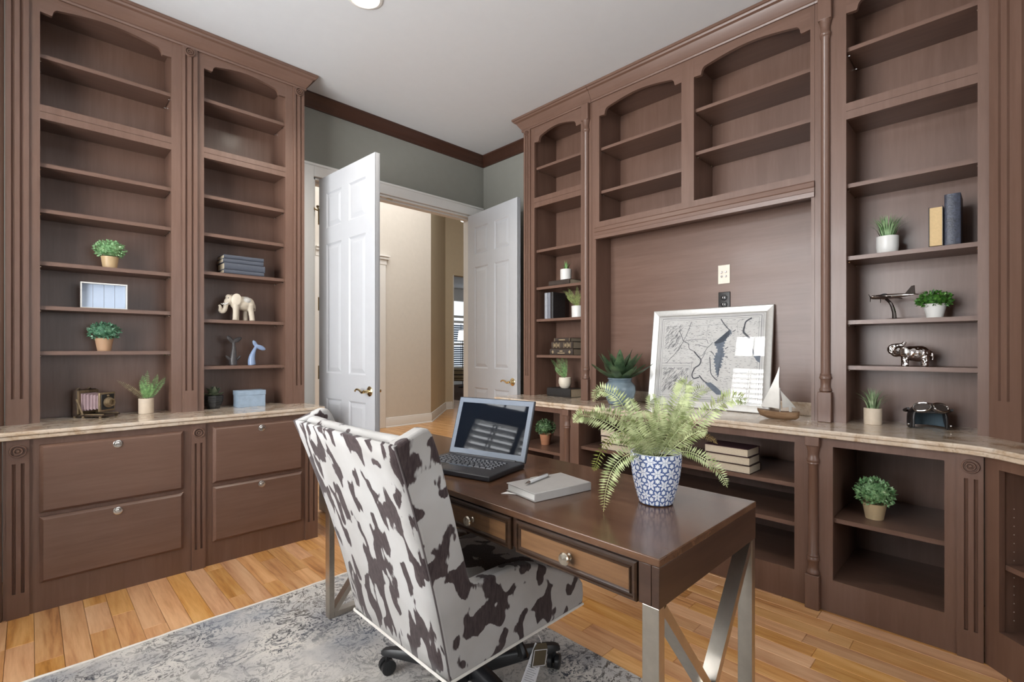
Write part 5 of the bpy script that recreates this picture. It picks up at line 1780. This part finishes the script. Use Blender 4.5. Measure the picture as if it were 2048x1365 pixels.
for k in range(7):
    rosette_leaf(ag, k * PI / 3.5 + 0.1, 0.70, 0.22, 0.036, 0.172, M_AG, 0.008, 0.35, 0.008)
for k in range(4):
    rosette_leaf(ag, k * PI / 2 + 0.6, 1.12, 0.205, 0.030, 0.178, M_AG, 0.007, 0.15, 0.004)

# framed map, leaning back
fm = thing('framed_map', 'silver framed antique map of a bay leaning in the recess', 'picture', (2.950, 1.693, CT + 0.002), RZ)
fm.rotation_euler = (math.radians(-8.0), 0, RZ)
FW, FH = 0.757, 0.632
M_FRAME = plain('brushed_silver_frame', (186, 184, 180), 0.4, 0.6, 0.5, 0.05, 60)
fw = 0.042
# local: x along, y into wall, z up ; rotation x leans the top back
prof = [(0, 0.020), (0, 0.002), (0.004, 0.0), (fw * 0.5, 0.003), (fw - 0.006, 0.006), (fw, 0.010), (fw, 0.020)]
cnr = [(0, 0), (FW, 0), (FW, FH), (0, FH)]
inn = lambda p, o: (o if p[0] == 0 else FW - o, o if p[1] == 0 else FH - o)
for i in range(4):
    p, q_ = cnr[i], cnr[(i + 1) % 4]
    vs = []
    for c_ in (p, q_):
        for o_, y_ in prof:
            x_, z_ = inn(c_, o_)
            vs.append((x_, y_, z_))
    n = len(prof)
    fs = [(k, (k + 1) % n, n + (k + 1) % n, n + k) for k in range(n)] + [tuple(range(n))[::-1], tuple(range(n, 2 * n))]
    MB().add(vs, fs).build('frame_rail', M_FRAME, fm, smooth=25)
M_PAPER = plain('aged_map_paper', (212, 210, 207), 0.8, 0, 0.2, 0.05, 16)
MB().box(fw - 0.004, FW - fw + 0.004, 0.013, 0.016, fw - 0.004, FH - fw + 0.004).build('map_sheet', M_PAPER, fm, smooth=0)
M_INK = plain('grey_map_ink', (84, 86, 92), 0.8, 0, 0.2, 0.1, 60)
M_INKL = plain('faint_map_ink', (128, 128, 130), 0.8, 0, 0.2, 0.1, 60)
M_BAY = plain('slate_bay_wash', (112, 120, 132), 0.8, 0, 0.2, 0.12, 60)
IY = 0.0128


def ink_lines(name, lines, mat, wd):
    b = MB()
    for pts, w_ in lines:
        P = [Vector((u * FW, 0, v * FH)) for u, v in pts]
        if len(P) > 2:
            P = spline(P, len(P) * 4)
        vs = []
        for i, p in enumerate(P):
            d = (P[min(i + 1, len(P) - 1)] - P[max(i - 1, 0)]).normalized()
            s_ = Vector((-d.z, 0, d.x)) * w_ * wd
            vs += [(p.x - s_.x, IY, p.z - s_.z), (p.x + s_.x, IY, p.z + s_.z)]
        b.add(vs, [(2 * i, 2 * i + 1, 2 * i + 3, 2 * i + 2) for i in range(len(P) - 1)])
    return b.build(name, mat, fm, smooth=0, fix=False, kind='stuff')


rdm = random.Random(11)
BAY = [(0.675, 0.781), (0.698, 0.757), (0.686, 0.721), (0.658, 0.698), (0.643, 0.647), (0.635, 0.591), (0.648, 0.545), (0.637, 0.489), (0.629, 0.433), (0.613, 0.386), (0.602, 0.31), (0.589, 0.337), (0.575, 0.392), (0.563, 0.457), (0.563, 0.523), (0.587, 0.571), (0.561, 0.627), (0.553, 0.646), (0.582, 0.665), (0.62, 0.656), (0.633, 0.693), (0.657, 0.721), (0.666, 0.758)]
POTO = [(0.25, 0.775), (0.276, 0.714), (0.291, 0.674), (0.336, 0.644), (0.347, 0.595), (0.39, 0.566), (0.426, 0.518), (0.453, 0.481), (0.443, 0.432), (0.409, 0.401), (0.391, 0.361), (0.385, 0.321), (0.403, 0.293), (0.447, 0.307)]
DELA = [(0.84, 0.884), (0.814, 0.867), (0.795, 0.845), (0.787, 0.801), (0.782, 0.756), (0.801, 0.728), (0.83, 0.693), (0.851, 0.613), (0.867, 0.543), (0.886, 0.5), (0.913, 0.484)]
bm_ = MB()
jag = []
for i, p in enumerate(BAY):
    q = BAY[(i + 1) % len(BAY)]
    for k in range(4):
        t = k / 4
        sx = 0.010 if k % 2 else -0.004
        nx_, nz_ = (q[1] - p[1]), -(q[0] - p[0]); l_ = math.hypot(nx_, nz_) or 1
        jag.append(((p[0] + (q[0] - p[0]) * t - nx_ / l_ * sx * rdm.uniform(.4, 1.6) * -1) * FW, (p[1] + (q[1] - p[1]) * t - nz_ / l_ * sx * rdm.uniform(.4, 1.6) * -1) * FH))
bm_.add([(x_, IY - 0.0001, z_) for x_, z_ in jag], [tuple(range(len(jag)))])
bm_.add([(u * FW, IY - 0.0001, v * FH) for u, v in ((0.857, 0.56), (0.919, 0.552), (0.914, 0.46), (0.886, 0.485))], [(0, 1, 2, 3)])
bm_.add([(u * FW, IY - 0.0001, v * FH) for u, v in ((0.50, 0.25), (0.545, 0.262), (0.60, 0.215), (0.66, 0.15), (0.60, 0.145), (0.545, 0.20))], [(0, 1, 2, 3, 4, 5)])
bm_.build('bay_wash', M_BAY, fm, smooth=0, fix=False, kind='stuff')
main = [(POTO[:6], 0.7), (POTO[5:], 1.5), ([(0.6, 0.886), (0.624, 0.843), (0.649, 0.805), (0.676, 0.771)], 1.1), (DELA[:4], 1.6), (DELA[3:7], 2.2), (DELA[6:], 1.3), ([(0.526, 0.512), (0.534, 0.437), (0.543, 0.352), (0.58, 0.299), (0.6, 0.282)], 1.0),
        ([(0.446, 0.326), (0.48, 0.281), (0.513, 0.255), (0.56, 0.241), (0.592, 0.212)], 1.4), ([(0.291, 0.674), (0.261, 0.603), (0.221, 0.541), (0.18, 0.489), (0.151, 0.446)], 0.6), ([(0.351, 0.873), (0.334, 0.803), (0.313, 0.734), (0.291, 0.674)], 0.6),
        ([(0.3, 0.674), (0.358, 0.684), (0.424, 0.689), (0.488, 0.684), (0.506, 0.645)], 0.5), ([(0.453, 0.481), (0.474, 0.52), (0.494, 0.588), (0.523, 0.627), (0.544, 0.655)], 0.6), ([(0.426, 0.518), (0.466, 0.529), (0.479, 0.568)], 0.5),
        ([(0.559, 0.533), (0.534, 0.57)], 0.8), ([(0.65, 0.517), (0.672, 0.509)], 1.0), ([(0.625, 0.693), (0.61, 0.707)], 0.8), ([(0.698, 0.757), (0.722, 0.775)], 0.9), ([(0.646, 0.591), (0.67, 0.61)], 0.9), ([(0.501, 0.607), (0.444, 0.626), (0.395, 0.635)], 0.5)]
ink_lines('rivers', main, M_INK, 0.0026)
thin = []
for o_ in (0.072, 0.086, 0.104):
    oz = o_ + 0.004
    c4 = [(o_, oz), (1 - o_, oz), (1 - o_, 1 - oz), (o_, 1 - oz)]
    for i in range(4):
        thin.append(([c4[i], c4[(i + 1) % 4]], 0.8 if o_ != 0.086 else 1.6))
thin += [([(0.111, 0.83), (0.333, 0.828)], .6), ([(0.333, 0.828), (0.726, 0.834)], .6), ([(0.726, 0.834), (0.746, 0.865), (0.779, 0.882), (0.82, 0.882)], .6), ([(0.733, 0.834), (0.743, 0.72)], .5), ([(0.488, 0.684), (0.492, 0.761), (0.499, 0.828)], .5),
         ([(0.105, 0.442), (0.374, 0.447)], 1), ([(0.374, 0.447), (0.375, 0.12)], 1), ([(0.108, 0.412), (0.362, 0.418)], .8), ([(0.362, 0.418), (0.363, 0.12)], .8)]
ink_lines('map_borders', thin, M_INK, 0.0008)
fine = []
for i in range(1100):           # place-name rules and hachures of the engraving
    u, v = rdm.uniform(0.11, 0.89), rdm.uniform(0.13, 0.88)
    if u < 0.37 and v < 0.44:
        continue
    l_ = rdm.uniform(0.006, 0.022); a_ = rdm.gauss(0, 0.25)
    fine.append(([(u, v), (u + l_ * math.cos(a_), v + l_ * math.sin(a_))], rdm.uniform(.5, 1.2)))
for i in range(330):           # mountain ridges
    if i % 3:
        u, v = rdm.uniform(0.112, 0.34), rdm.uniform(0.13, 0.40); 
    else:
        u, v = rdm.uniform(0.112, 0.26), rdm.uniform(0.56, 0.82)
    l_ = rdm.uniform(0.02, 0.06); a_ = rdm.gauss(1.0, 0.08)
    fine.append(([(u, v), (min(u + l_ * math.cos(a_), .36 if i % 3 else .9), v + l_ * math.sin(a_) if v + l_ < .41 or not i % 3 else v)], rdm.uniform(.6, 1.8)))
ink_lines('engraved_detail', fine, M_INKL, 0.0009)
M_PIC = glass('picture_glass', (1, 1, 1), 0.01)
MB().box(fw - 0.003, FW - fw + 0.003, 0.0105, 0.0118, fw - 0.003, FH - fw + 0.003).build('glass_pane', M_PIC, fm, smooth=0)
MB().box(fw - 0.006, FW - fw + 0.006, 0.0165, 0.0190, fw - 0.006, FH - fw + 0.006).build('backing_board', M_GAP, fm, smooth=0)

bt = thing('sailboat_model', 'metal-sailed model boat with a wooden hull beside the framed map', 'model', (2.800, 0.842, CT), RZ + 0.12)
hv = []
hs_ = [(-0.100, 0.004, 0.040, 0.052), (-0.085, 0.022, 0.016, 0.048), (-0.05, 0.032, 0.004, 0.044), (0.0, 0.036, 0.0, 0.041), (0.05, 0.033, 0.0, 0.042), (0.085, 0.026, 0.006, 0.044), (0.095, 0.020, 0.014, 0.045)]
for x_, w_, zb_, zt_ in hs_:
    hv += [(x_, -w_, zt_), (x_, -w_ * 0.72, (zb_ + zt_) / 2 - 0.004), (x_, -w_ * 0.3, zb_), (x_, w_ * 0.3, zb_), (x_, w_ * 0.72, (zb_ + zt_) / 2 - 0.004), (x_, w_, zt_)]
fs = []
for i in range(len(hs_) - 1):
    for k in range(6):
        l = (k + 1) % 6
        fs.append((i * 6 + k, i * 6 + l, i * 6 + 6 + l, i * 6 + 6 + k))
fs += [tuple(range(6)), tuple(range(len(hv) - 6, len(hv)))]
MB().add(hv, fs).build('hull', wood('boat_hull_wood', [(96, 72, 50), (136, 108, 82), (164, 138, 112)], 'x', 0.5, 0.4, 2.0), bt, smooth=60)
M_SAIL = plain('brushed_aluminium', (172, 168, 162), 0.42, 0.85, 0.5, 0.08, 20)


def sail(pts):
    b = MB(); vs = []; n = len(pts)
    for lay in (-0.0015, 0.0015):
        for x_, z_ in pts:
            vs.append((x_, lay + 0.06 * ((x_ / 0.1) ** 2) * 0.25, z_))
    fs = [tuple(range(n))[::-1], tuple(range(n, 2 * n))]
    for k in range(n):
        l = (k + 1) % n
        fs.append((k, l, n + l, n + k))
    return b.add(vs, fs).build('sail', M_SAIL, bt, smooth=30)


sail([(-0.086, 0.062), (-0.070, 0.095), (-0.048, 0.140), (-0.024, 0.195), (-0.006, 0.240), (0.005, 0.276), (0.006, 0.262), (0.004, 0.225), (0.003, 0.19), (0.005, 0.165), (0.009, 0.150), (0.004, 0.055)])
sail([(0.011, 0.152), (0.030, 0.128), (0.055, 0.098), (0.078, 0.066), (0.079, 0.062), (0.062, 0.068), (0.062, 0.038), (0.050, 0.038), (0.048, 0.066), (0.020, 0.060), (0.018, 0.10)])
MB().tube([(0.008, 0.0, 0.036), (0.008, 0.0, 0.165)], 0.003, 8).build('mast', M_SAIL, bt)

M_IVORY = plain('ivory_plate', (224, 216, 200), 0.4)
op = thing('speaker_plate', 'ivory wall plate with four jacks above the framed map', 'wall plate', (3.0475, 1.227, 1.667), RZ)
op.location.x = 2.87 + 0.19
pl = MB().box(-0.036, 0.036, -0.005, 0, -0.058, 0.058).build('plate', M_IVORY, op, bevel=0.002)
for u in (-0.013, 0.013):
    for w_ in (-0.013, 0.013):
        MB().lathe([(0.0065, -0.004), (0.0065, -0.008), (0.0045, -0.010), (0.0045, -0.014), (0.0, -0.014)], 12, (u, 0, w_), 'y').build('jack', M_SILVER, op)
for w_ in (-0.042, 0.042):
    MB().lathe([(0.003, -0.0045), (0.003, -0.0056), (0.0, -0.006)], 8, (0, 0, w_), 'y').build('screw', M_IVORY, op)
op = thing('power_outlet', 'black wall outlet partly hidden by the top of the framed map', 'outlet', (2.87 + 0.19, 1.225, 1.500), RZ)
MB().box(-0.036, 0.036, -0.006, 0, -0.058, 0.058).build('plate', plain('glossy_black_plate', (30, 26, 26), 0.12), op, bevel=0.003)
for w_ in (-0.02, 0.022):
    MB().lathe([(0.018, -0.005), (0.018, -0.010), (0.015, -0.012), (0.0, -0.012)], 20, (0, 0, w_), 'y').build('socket', M_BLACK, op)
    s_ = MB()
    for u in (-0.006, 0.006):
        s_.box(u - 0.0012, u + 0.0012, -0.0128, -0.0118, w_ - 0.004, w_ + 0.006)
    s_.build('slot', M_SILVER, op, smooth=0, kind='stuff')

# ---- books in the wide base cabinet
M_PG2 = plain('cream_page_block', (206, 192, 170), 0.85, 0, 0.2, 0.08, 150)
MAROON = plain('maroon_cloth', (70, 46, 50), 0.6, 0, 0.3, 0.08, 60)
DKB = plain('dark_brown_cloth', (66, 50, 44), 0.6, 0, 0.3, 0.1, 60)
for side, yc, nn in (('right', 1.045, 3), ('left', 1.735, 3)):
    z_ = 0.556
    for k in range(nn):
        h_ = 0.043
        pos = ['bottom book', 'middle book', 'top book'][k]
        book('%s of the %s stack of cream-edged books in the wide base cabinet' % (pos, side), (2.715, yc + 0.004 * ((k * 7) % 3 - 1), z_), RZ + PI + [0.0, 0.02, -0.015][k] - 0.02, 0.232, 0.155, h_ - 0.0004, MAROON if k == nn - 1 else DKB, M_PG2, 'cream-edged books in the base cabinet')
        z_ += h_

# ---- right tall bookcase
M_GRASS = foliage('grass_green', (96, 134, 84), (152, 180, 134), None, 0.5, 30)
M_GRASS2 = foliage('pale_grass_green', (104, 136, 92), (170, 186, 148), None, 0.5, 30)
blades('tufted grass in a round white pot beside the upright books, right bookcase', 'potted_grass', (2.985, 0.408, 1.665), [(0.0, 0.0), (0.034, 0.0), (0.042, 0.012), (0.045, 0.04), (0.045, 0.088), (0.041, 0.088), (0.040, 0.076), (0.0, 0.076)], M_WPOT, 0.080, 120, 0.125, 0.075, 0.0032, M_GRASS, 'potted grasses', 0.034, 3, 0.4)
M_NAVY = plain('navy_crocodile_leather', (50, 54, 68), 0.4, 0, 0.5, 0.5, 110, 0.5, 160)
for lbl, y_, h_, th_, c_, flip in (('upright book showing cream pages, left of the crocodile-skin book', 0.222, 0.178, 0.050, plain('black_cloth_board', (36, 32, 32), 0.5), True), ('taller upright navy crocodile-skin book on the right bookcase', 0.166, 0.224, 0.054, M_NAVY, False)):
    q = book(lbl, (2.97, y_ + th_ / 2, 1.6655 + h_ / 2), 0, h_, 0.15, th_, c_, plain('warm_page_block', (208, 180, 136), 0.85, 0, 0.2, 0.06, 100) if flip else M_BKP, 'upright books on the right bookcase')
    # spine axis vertical; pages or spine towards the room
    if flip:
        q.rotation_euler = Matrix(((0, -1, 0), (0, 0, 1), (-1, 0, 0))).to_euler()
        q.location.y = y_ - th_ / 2
    else:
        q.rotation_euler = Matrix(((0, 1, 0), (0, 0, -1), (-1, 0, 0))).to_euler()

ap = thing('airplane_model', 'polished metal propeller plane model on a curved stand', 'model', (2.985, 0.392, 1.346), RZ - 0.30)
ap.scale = (1.05, 1.05, 1.05)
MB().lathe([(0.0, 0.0), (0.045, 0.0), (0.046, 0.003), (0.030, 0.006), (0.0, 0.010)], 28).map(Matrix.Translation((0.014, 0, 0)) @ Matrix.Diagonal((1.05, 0.62, 1, 1))).build('stand_base', M_GUN, ap)
MB().tube(spline([(0.012, 0, 0.004), (0.010, 0, 0.035), (-0.002, 0, 0.075), (-0.022, 0, 0.098)], 10), [0.009, 0.0088, 0.0085, 0.008, 0.0078, 0.0075, 0.007, 0.0065, 0.006, 0.006], 8).build('stand_arm', M_GUN, ap)
MB().lathe([(0.0, -0.088), (0.004, -0.086), (0.0085, -0.076), (0.0105, -0.05), (0.0105, 0.0), (0.008, 0.045), (0.004, 0.085), (0.0, 0.094)], 16, (0, 0, 0.110), 'x').build('fuselage', M_SILVER, ap)
w2 = MB().prism([(-0.045, -0.008), (-0.022, -0.115), (-0.008, -0.118), (0.004, -0.008), (0.004, 0.008), (-0.008, 0.118), (-0.022, 0.115), (-0.045, 0.008)], 0.104, 0.109, 'z')
w2.build('wing', M_GUN, ap, bevel=0.001)
MB().prism([(0.070, 0.0), (0.078, -0.042), (0.088, -0.042), (0.092, 0.0), (0.088, 0.042), (0.078, 0.042)], 0.110, 0.113, 'z').build('tailplane', M_GUN, ap)
MB().prism([(0.052, 0.114), (0.078, 0.148), (0.090, 0.150), (0.092, 0.112)], -0.0018, 0.0018, 'y').build('tail_fin', M_GUN, ap)
for sy in (-0.045, 0.045):
    e = MB().lathe([(0.0, -0.066), (0.003, -0.063), (0.0075, -0.058), (0.008, -0.03), (0.004, 0.004), (0.0, 0.008)], 12, (0, sy, 0.108), 'x').build('engine', M_SILVER, ap)
    pr_ = MB()
    for k in range(3):
        a_ = k * 2 * PI / 3 + 0.4
        pr_.tube([(-0.065, sy, 0.108), (-0.065, sy + 0.022 * math.cos(a_), 0.108 + 0.022 * math.sin(a_))], [0.0022, 0.001], 5)
    pr_.build('propeller', M_GUN, e)
MB().ell((-0.03, 0, 0.119), (0.016, 0.006, 0.006), 10).build('canopy', M_BLACK, ap)
topiary('low round topiary in a small white pot beside the model plane', (2.985, 0.232, 1.346), 0.066, 0.030, 0.044, 0.084, 0.066, 0.040, M_WPOT, M_TOPI3, 0.017, 360)


def elephant_silver():
    root = thing('elephant_figurine', 'shiny silver elephant figurine with raised trunk, right bookcase', 'figurine', (2.985, 0.318, 1.121), RZ + 0.10)
    b = MB()
    b.ell((0.012, 0, 0.062), (0.060, 0.034, 0.036), 20); b.ell((0.030, 0, 0.060), (0.044, 0.035, 0.038), 18)
    b.ell((-0.044, 0, 0.072), (0.028, 0.025, 0.026), 18); b.ell((-0.056, 0, 0.062), (0.020, 0.018, 0.018), 14)
    for x_, y in ((-0.022, -0.017), (-0.022, 0.017), (0.050, -0.017), (0.050, 0.017)):
        b.tube([(x_, y, 0.055), (x_, y, 0.02), (x_, y, 0.0005)], [0.017, 0.0145, 0.0155], 14)
    P = spline([(-0.060, 0, 0.064), (-0.078, 0, 0.074), (-0.074, 0, 0.094), (-0.050, 0, 0.100), (-0.030, 0, 0.104), (-0.022, 0, 0.118)], 14)
    b.tube(P, [0.014, 0.0135, 0.013, 0.012, 0.0115, 0.011, 0.0105, 0.010, 0.0095, 0.009, 0.0085, 0.008, 0.0075, 0.007], 12)
    b.tube([(0.060, 0, 0.075), (0.074, 0, 0.066), (0.079, 0, 0.05), (0.077, 0, 0.03)], [0.007, 0.0065, 0.006, 0.005], 8)
    m, nt, bs = new_mat('embossed_silver')
    bs.inputs['Base Color'].default_value = lin((206, 198, 194)); bs.inputs['Metallic'].default_value = 1.0; bs.inputs['Roughness'].default_value = 0.14
    vo = N(nt, 'ShaderNodeTexVoronoi'); vo.inputs['Scale'].default_value = 75
    nt.links.new(coords(nt), vo.inputs['Vector'])
    bump(nt, bs, vo.outputs['Distance'], 0.8, 0.004)
    remesh(b.build('body', m, root), 0.0028, 4)
    for sg in (-1, 1):
        e = MB().ell((0, 0, 0), (0.022, 0.005, 0.025), 16)
        e.map(Matrix.Translation((-0.026, sg * 0.030, 0.068)) @ Matrix.Rotation(sg * 0.4, 4, 'Z'))
        e.build('ear', M_SILVER, root)
        MB().ell((-0.056, sg * 0.0215, 0.074), (0.003, 0.003, 0.003), 8).build('eye', M_BLACK, root)


elephant_silver()
blades('spiky pale grass in a beige cylinder pot beside the helmet', 'potted_grass', (2.935, 0.458, CT), cyl(0.0365, 0.037, 0.080), M_BEIGE, 0.070, 46, 0.120, 0.085, 0.0045, M_GRASS2, 'potted grasses', 0.026, 6, 0.7)

# aviator helmet with goggles
hm = thing('aviator_helmet', 'black leather aviator helmet with goggles on the right worktop', 'helmet', (2.965, 0.255, CT), RZ + 0.32)
vs, fs = [], []
NU, NV = 40, 20
RX, RY, RZz = 0.074, 0.085, 0.118
keep = {}
for j in range(NV + 1):
    ph = (j / NV) * (PI / 2 + 0.42)
    for i in range(NU):
        t = 2 * PI * i / NU
        sp_ = math.sin(ph)
        z = 0.006 + 0.040 + (RZz - 0.046) * math.cos(ph) if ph < PI / 2 else 0.046 - 0.040 * math.sin((ph - PI / 2) / 0.42 * PI / 2)
        k = sp_ if ph < PI / 2 else 1.0
        vs.append((RX * k * math.cos(t), RY * k * math.sin(t) + 0.01, max(z, 0.002)))
for j in range(NV):
    for i in range(NU):
        l = (i + 1) % NU
        t = 2 * PI * (i + 0.5) / NU
        z = (vs[j * NU + i][2] + vs[(j + 1) * NU + i][2]) / 2
        frontal = math.cos(t + PI / 2)      # 1 facing -y
        if frontal > 0.55 and z < 0.078:
            continue
        fs.append((j * NU + i, j * NU + l, (j + 1) * NU + l, (j + 1) * NU + i))
M_LEA = plain('black_leather', (34, 30, 30), 0.35, 0, 0.5, 0.2, 60, 0.3, 120)
M_LIN = plain('blue_grey_lining', (84, 100, 110), 0.7, 0, 0.3, 0.08)
sh = MB().add(vs, fs).build('shell', [M_LEA, M_LIN], hm, smooth=60, fix=True)
so = sh.modifiers.new('thick', 'SOLIDIFY'); so.thickness = 0.005; so.offset = -1; so.material_offset = 1; so.material_offset_rim = 0
for sx in (-1, 1):
    MB().prism([(0.0, 0.0), (0.030, 0.0), (0.042, 0.030), (0.038, 0.070), (0.010, 0.074), (-0.004, 0.040)], -0.004, 0.004, 'x').map(Matrix.Translation((sx * 0.069, -0.022, 0.001)) @ Matrix.Rotation(sx * -0.15, 4, 'Y')).build('ear_flap', M_LEA, hm, bevel=0.002)
    MB().lathe([(0.006, -0.003), (0.006, 0.003)], 12, (sx * 0.076, -0.018, 0.018), 'x').build('buckle', M_SILVER, hm)
    # goggle eyecup
    gm = Matrix.Translation((sx * 0.034, -0.054, 0.104)) @ Matrix.Rotation(sx * 0.35, 4, 'Z') @ Matrix.Rotation(sx * 0.18, 4, 'Y') @ Matrix.Rotation(-0.6, 4, 'X')
    ring = [(0.031 * math.cos(2 * PI * k / 28) * (1 + 0.12 * abs(math.sin(2 * PI * k / 28))), 0, 0.021 * math.sin(2 * PI * k / 28)) for k in range(28)]
    g = MB(); g.tube(ring + [ring[0]], 0.0035, 8, cap=False); g.map(gm).build('goggle_rim', M_SILVER, hm)
    MB().add([(x_, 0.001, z_) for x_, y_, z_ in ring] + [(x_ * 1.08, 0.014, z_ * 1.15) for x_, y_, z_ in ring], [tuple(range(28))] + [(k, (k + 1) % 28, 28 + (k + 1) % 28, 28 + k) for k in range(28)]).map(gm).build('goggle_lens', plain('dark_goggle_lens', (66, 58, 54), 0.08, 0, 0.6), hm, smooth=30)
strap = spline([(-0.078, -0.03, 0.092), (-0.082, 0.02, 0.080), (-0.066, 0.068, 0.072), (0.0, 0.098, 0.068), (0.066, 0.068, 0.072), (0.082, 0.02, 0.080), (0.078, -0.03, 0.092)], 24)
MB().tube(strap, 0.006, 8).build('strap', M_LEA, hm)
topiary('full round topiary in a tan pot on the lower right cabinet shelf', (2.755, 0.424, 0.427), 0.072, 0.035, 0.047, 0.118, 0.078, 0.068, plain('pale_tan_pot', (204, 180, 142), 0.5), M_TOPI, 0.019, 460)

# ---- ceiling and hall fittings, living room pieces
dl = thing('recessed_ceiling_light', 'lit recessed ceiling light at the top edge of the photo', 'ceiling light', (1.267, 2.401, ZC))
MB().lathe([(0.094, -0.0005), (0.094, -0.004), (0.080, -0.007), (0.074, -0.004), (0.074, 0.0)], 36, close=False).build('trim_ring', M_TRIMW, dl)
MB().lathe([(0.0, -0.003), (0.075, -0.003)], 36, close=False).build('lamp_face', emit('lamp_glow', (255, 246, 230), 9.0), dl, smooth=0, fix=False)
ll = bpy.data.lights.new('recessed_lamp', 'SPOT'); ll.energy = 34; ll.spot_size = 2.6; ll.spot_blend = 0.6; ll.color = (1.0, 0.93, 0.82); ll.shadow_soft_size = 0.07
lo = bpy.data.objects.new('recessed_lamp', ll); col.objects.link(lo); lo.location = (1.267, 2.401, ZC - 0.02)

hl = thing('flush_ceiling_light', 'small clear glass ceiling lamp seen in the hall over the right door', 'ceiling light', (3.93, 4.86, 2.83))
MB().lathe([(0.0, 0.0), (0.03, 0.005), (0.045, 0.03), (0.04, 0.08), (0.025, 0.12)], 16, close=False).build('lamp_shade', emit('hall_lamp_glass', (255, 250, 238), 1.6), hl)
MB().lathe([(0.028, 0.12), (0.035, 0.14), (0.02, 0.16), (0.008, 0.17), (0.008, 1.77)], 12).build('stem', M_NICKEL, hl)

lm = thing('floor_lamp', 'tall lamp with a white shade by the far living room window', 'lamp', (9.92, 12.3, 0))
MB().lathe([(0.0, 0.0), (0.14, 0.0), (0.14, 0.02), (0.02, 0.05), (0.012, 0.1), (0.012, 1.55)], 20).build('base', M_BLACK, lm)
MB().lathe([(0.17, 1.50), (0.13, 1.82)], 24, close=False).build('lamp_shade', emit('lit_lamp_shade', (255, 248, 236), 1.0), lm)
ac = thing('armchair', 'patterned cream armchair glimpsed in the far living room', 'chair', (8.75, 11.0, 0), 0.6)
m_ac, nt_, bs_ = new_mat('cream_line_pattern_fabric')
br_ = N(nt_, 'ShaderNodeTexBrick'); br_.inputs['Scale'].default_value = 7; br_.inputs['Mortar Size'].default_value = 0.03
br_.inputs['Color1'].default_value = lin((214, 194, 158)); br_.inputs['Color2'].default_value = lin((206, 186, 150)); br_.inputs['Mortar'].default_value = lin((70, 58, 50))
nt_.links.new(coords(nt_, (1, 1, 1), rot=(PI / 2, 0, 0.3)), br_.inputs['Vector']); nt_.links.new(br_.outputs[0], bs_.inputs['Base Color'])
MB().box(-0.33, 0.33, -0.30, 0.34, 0.32, 0.48).build('seat', m_ac, ac, bevel=0.04)
MB().prism([(0.24, 0.40), (0.36, 0.40), (0.50, 1.08), (0.44, 1.12), (0.36, 1.06)], -0.33, 0.33, 'x').build('backrest', m_ac, ac, bevel=0.03)
for sx in (-1, 1):
    MB().box(min(sx * 0.30, sx * 0.38), max(sx * 0.30, sx * 0.38), -0.28, 0.32, 0.40, 0.66).build('armrest', m_ac, ac, bevel=0.03)
    for yy in (-0.26, 0.30):
        MB().tube([(sx * 0.30, yy, 0.33), (sx * 0.32, yy * 1.05, 0.0)], [0.025, 0.015], 8).build('leg', M_BLACK, ac)
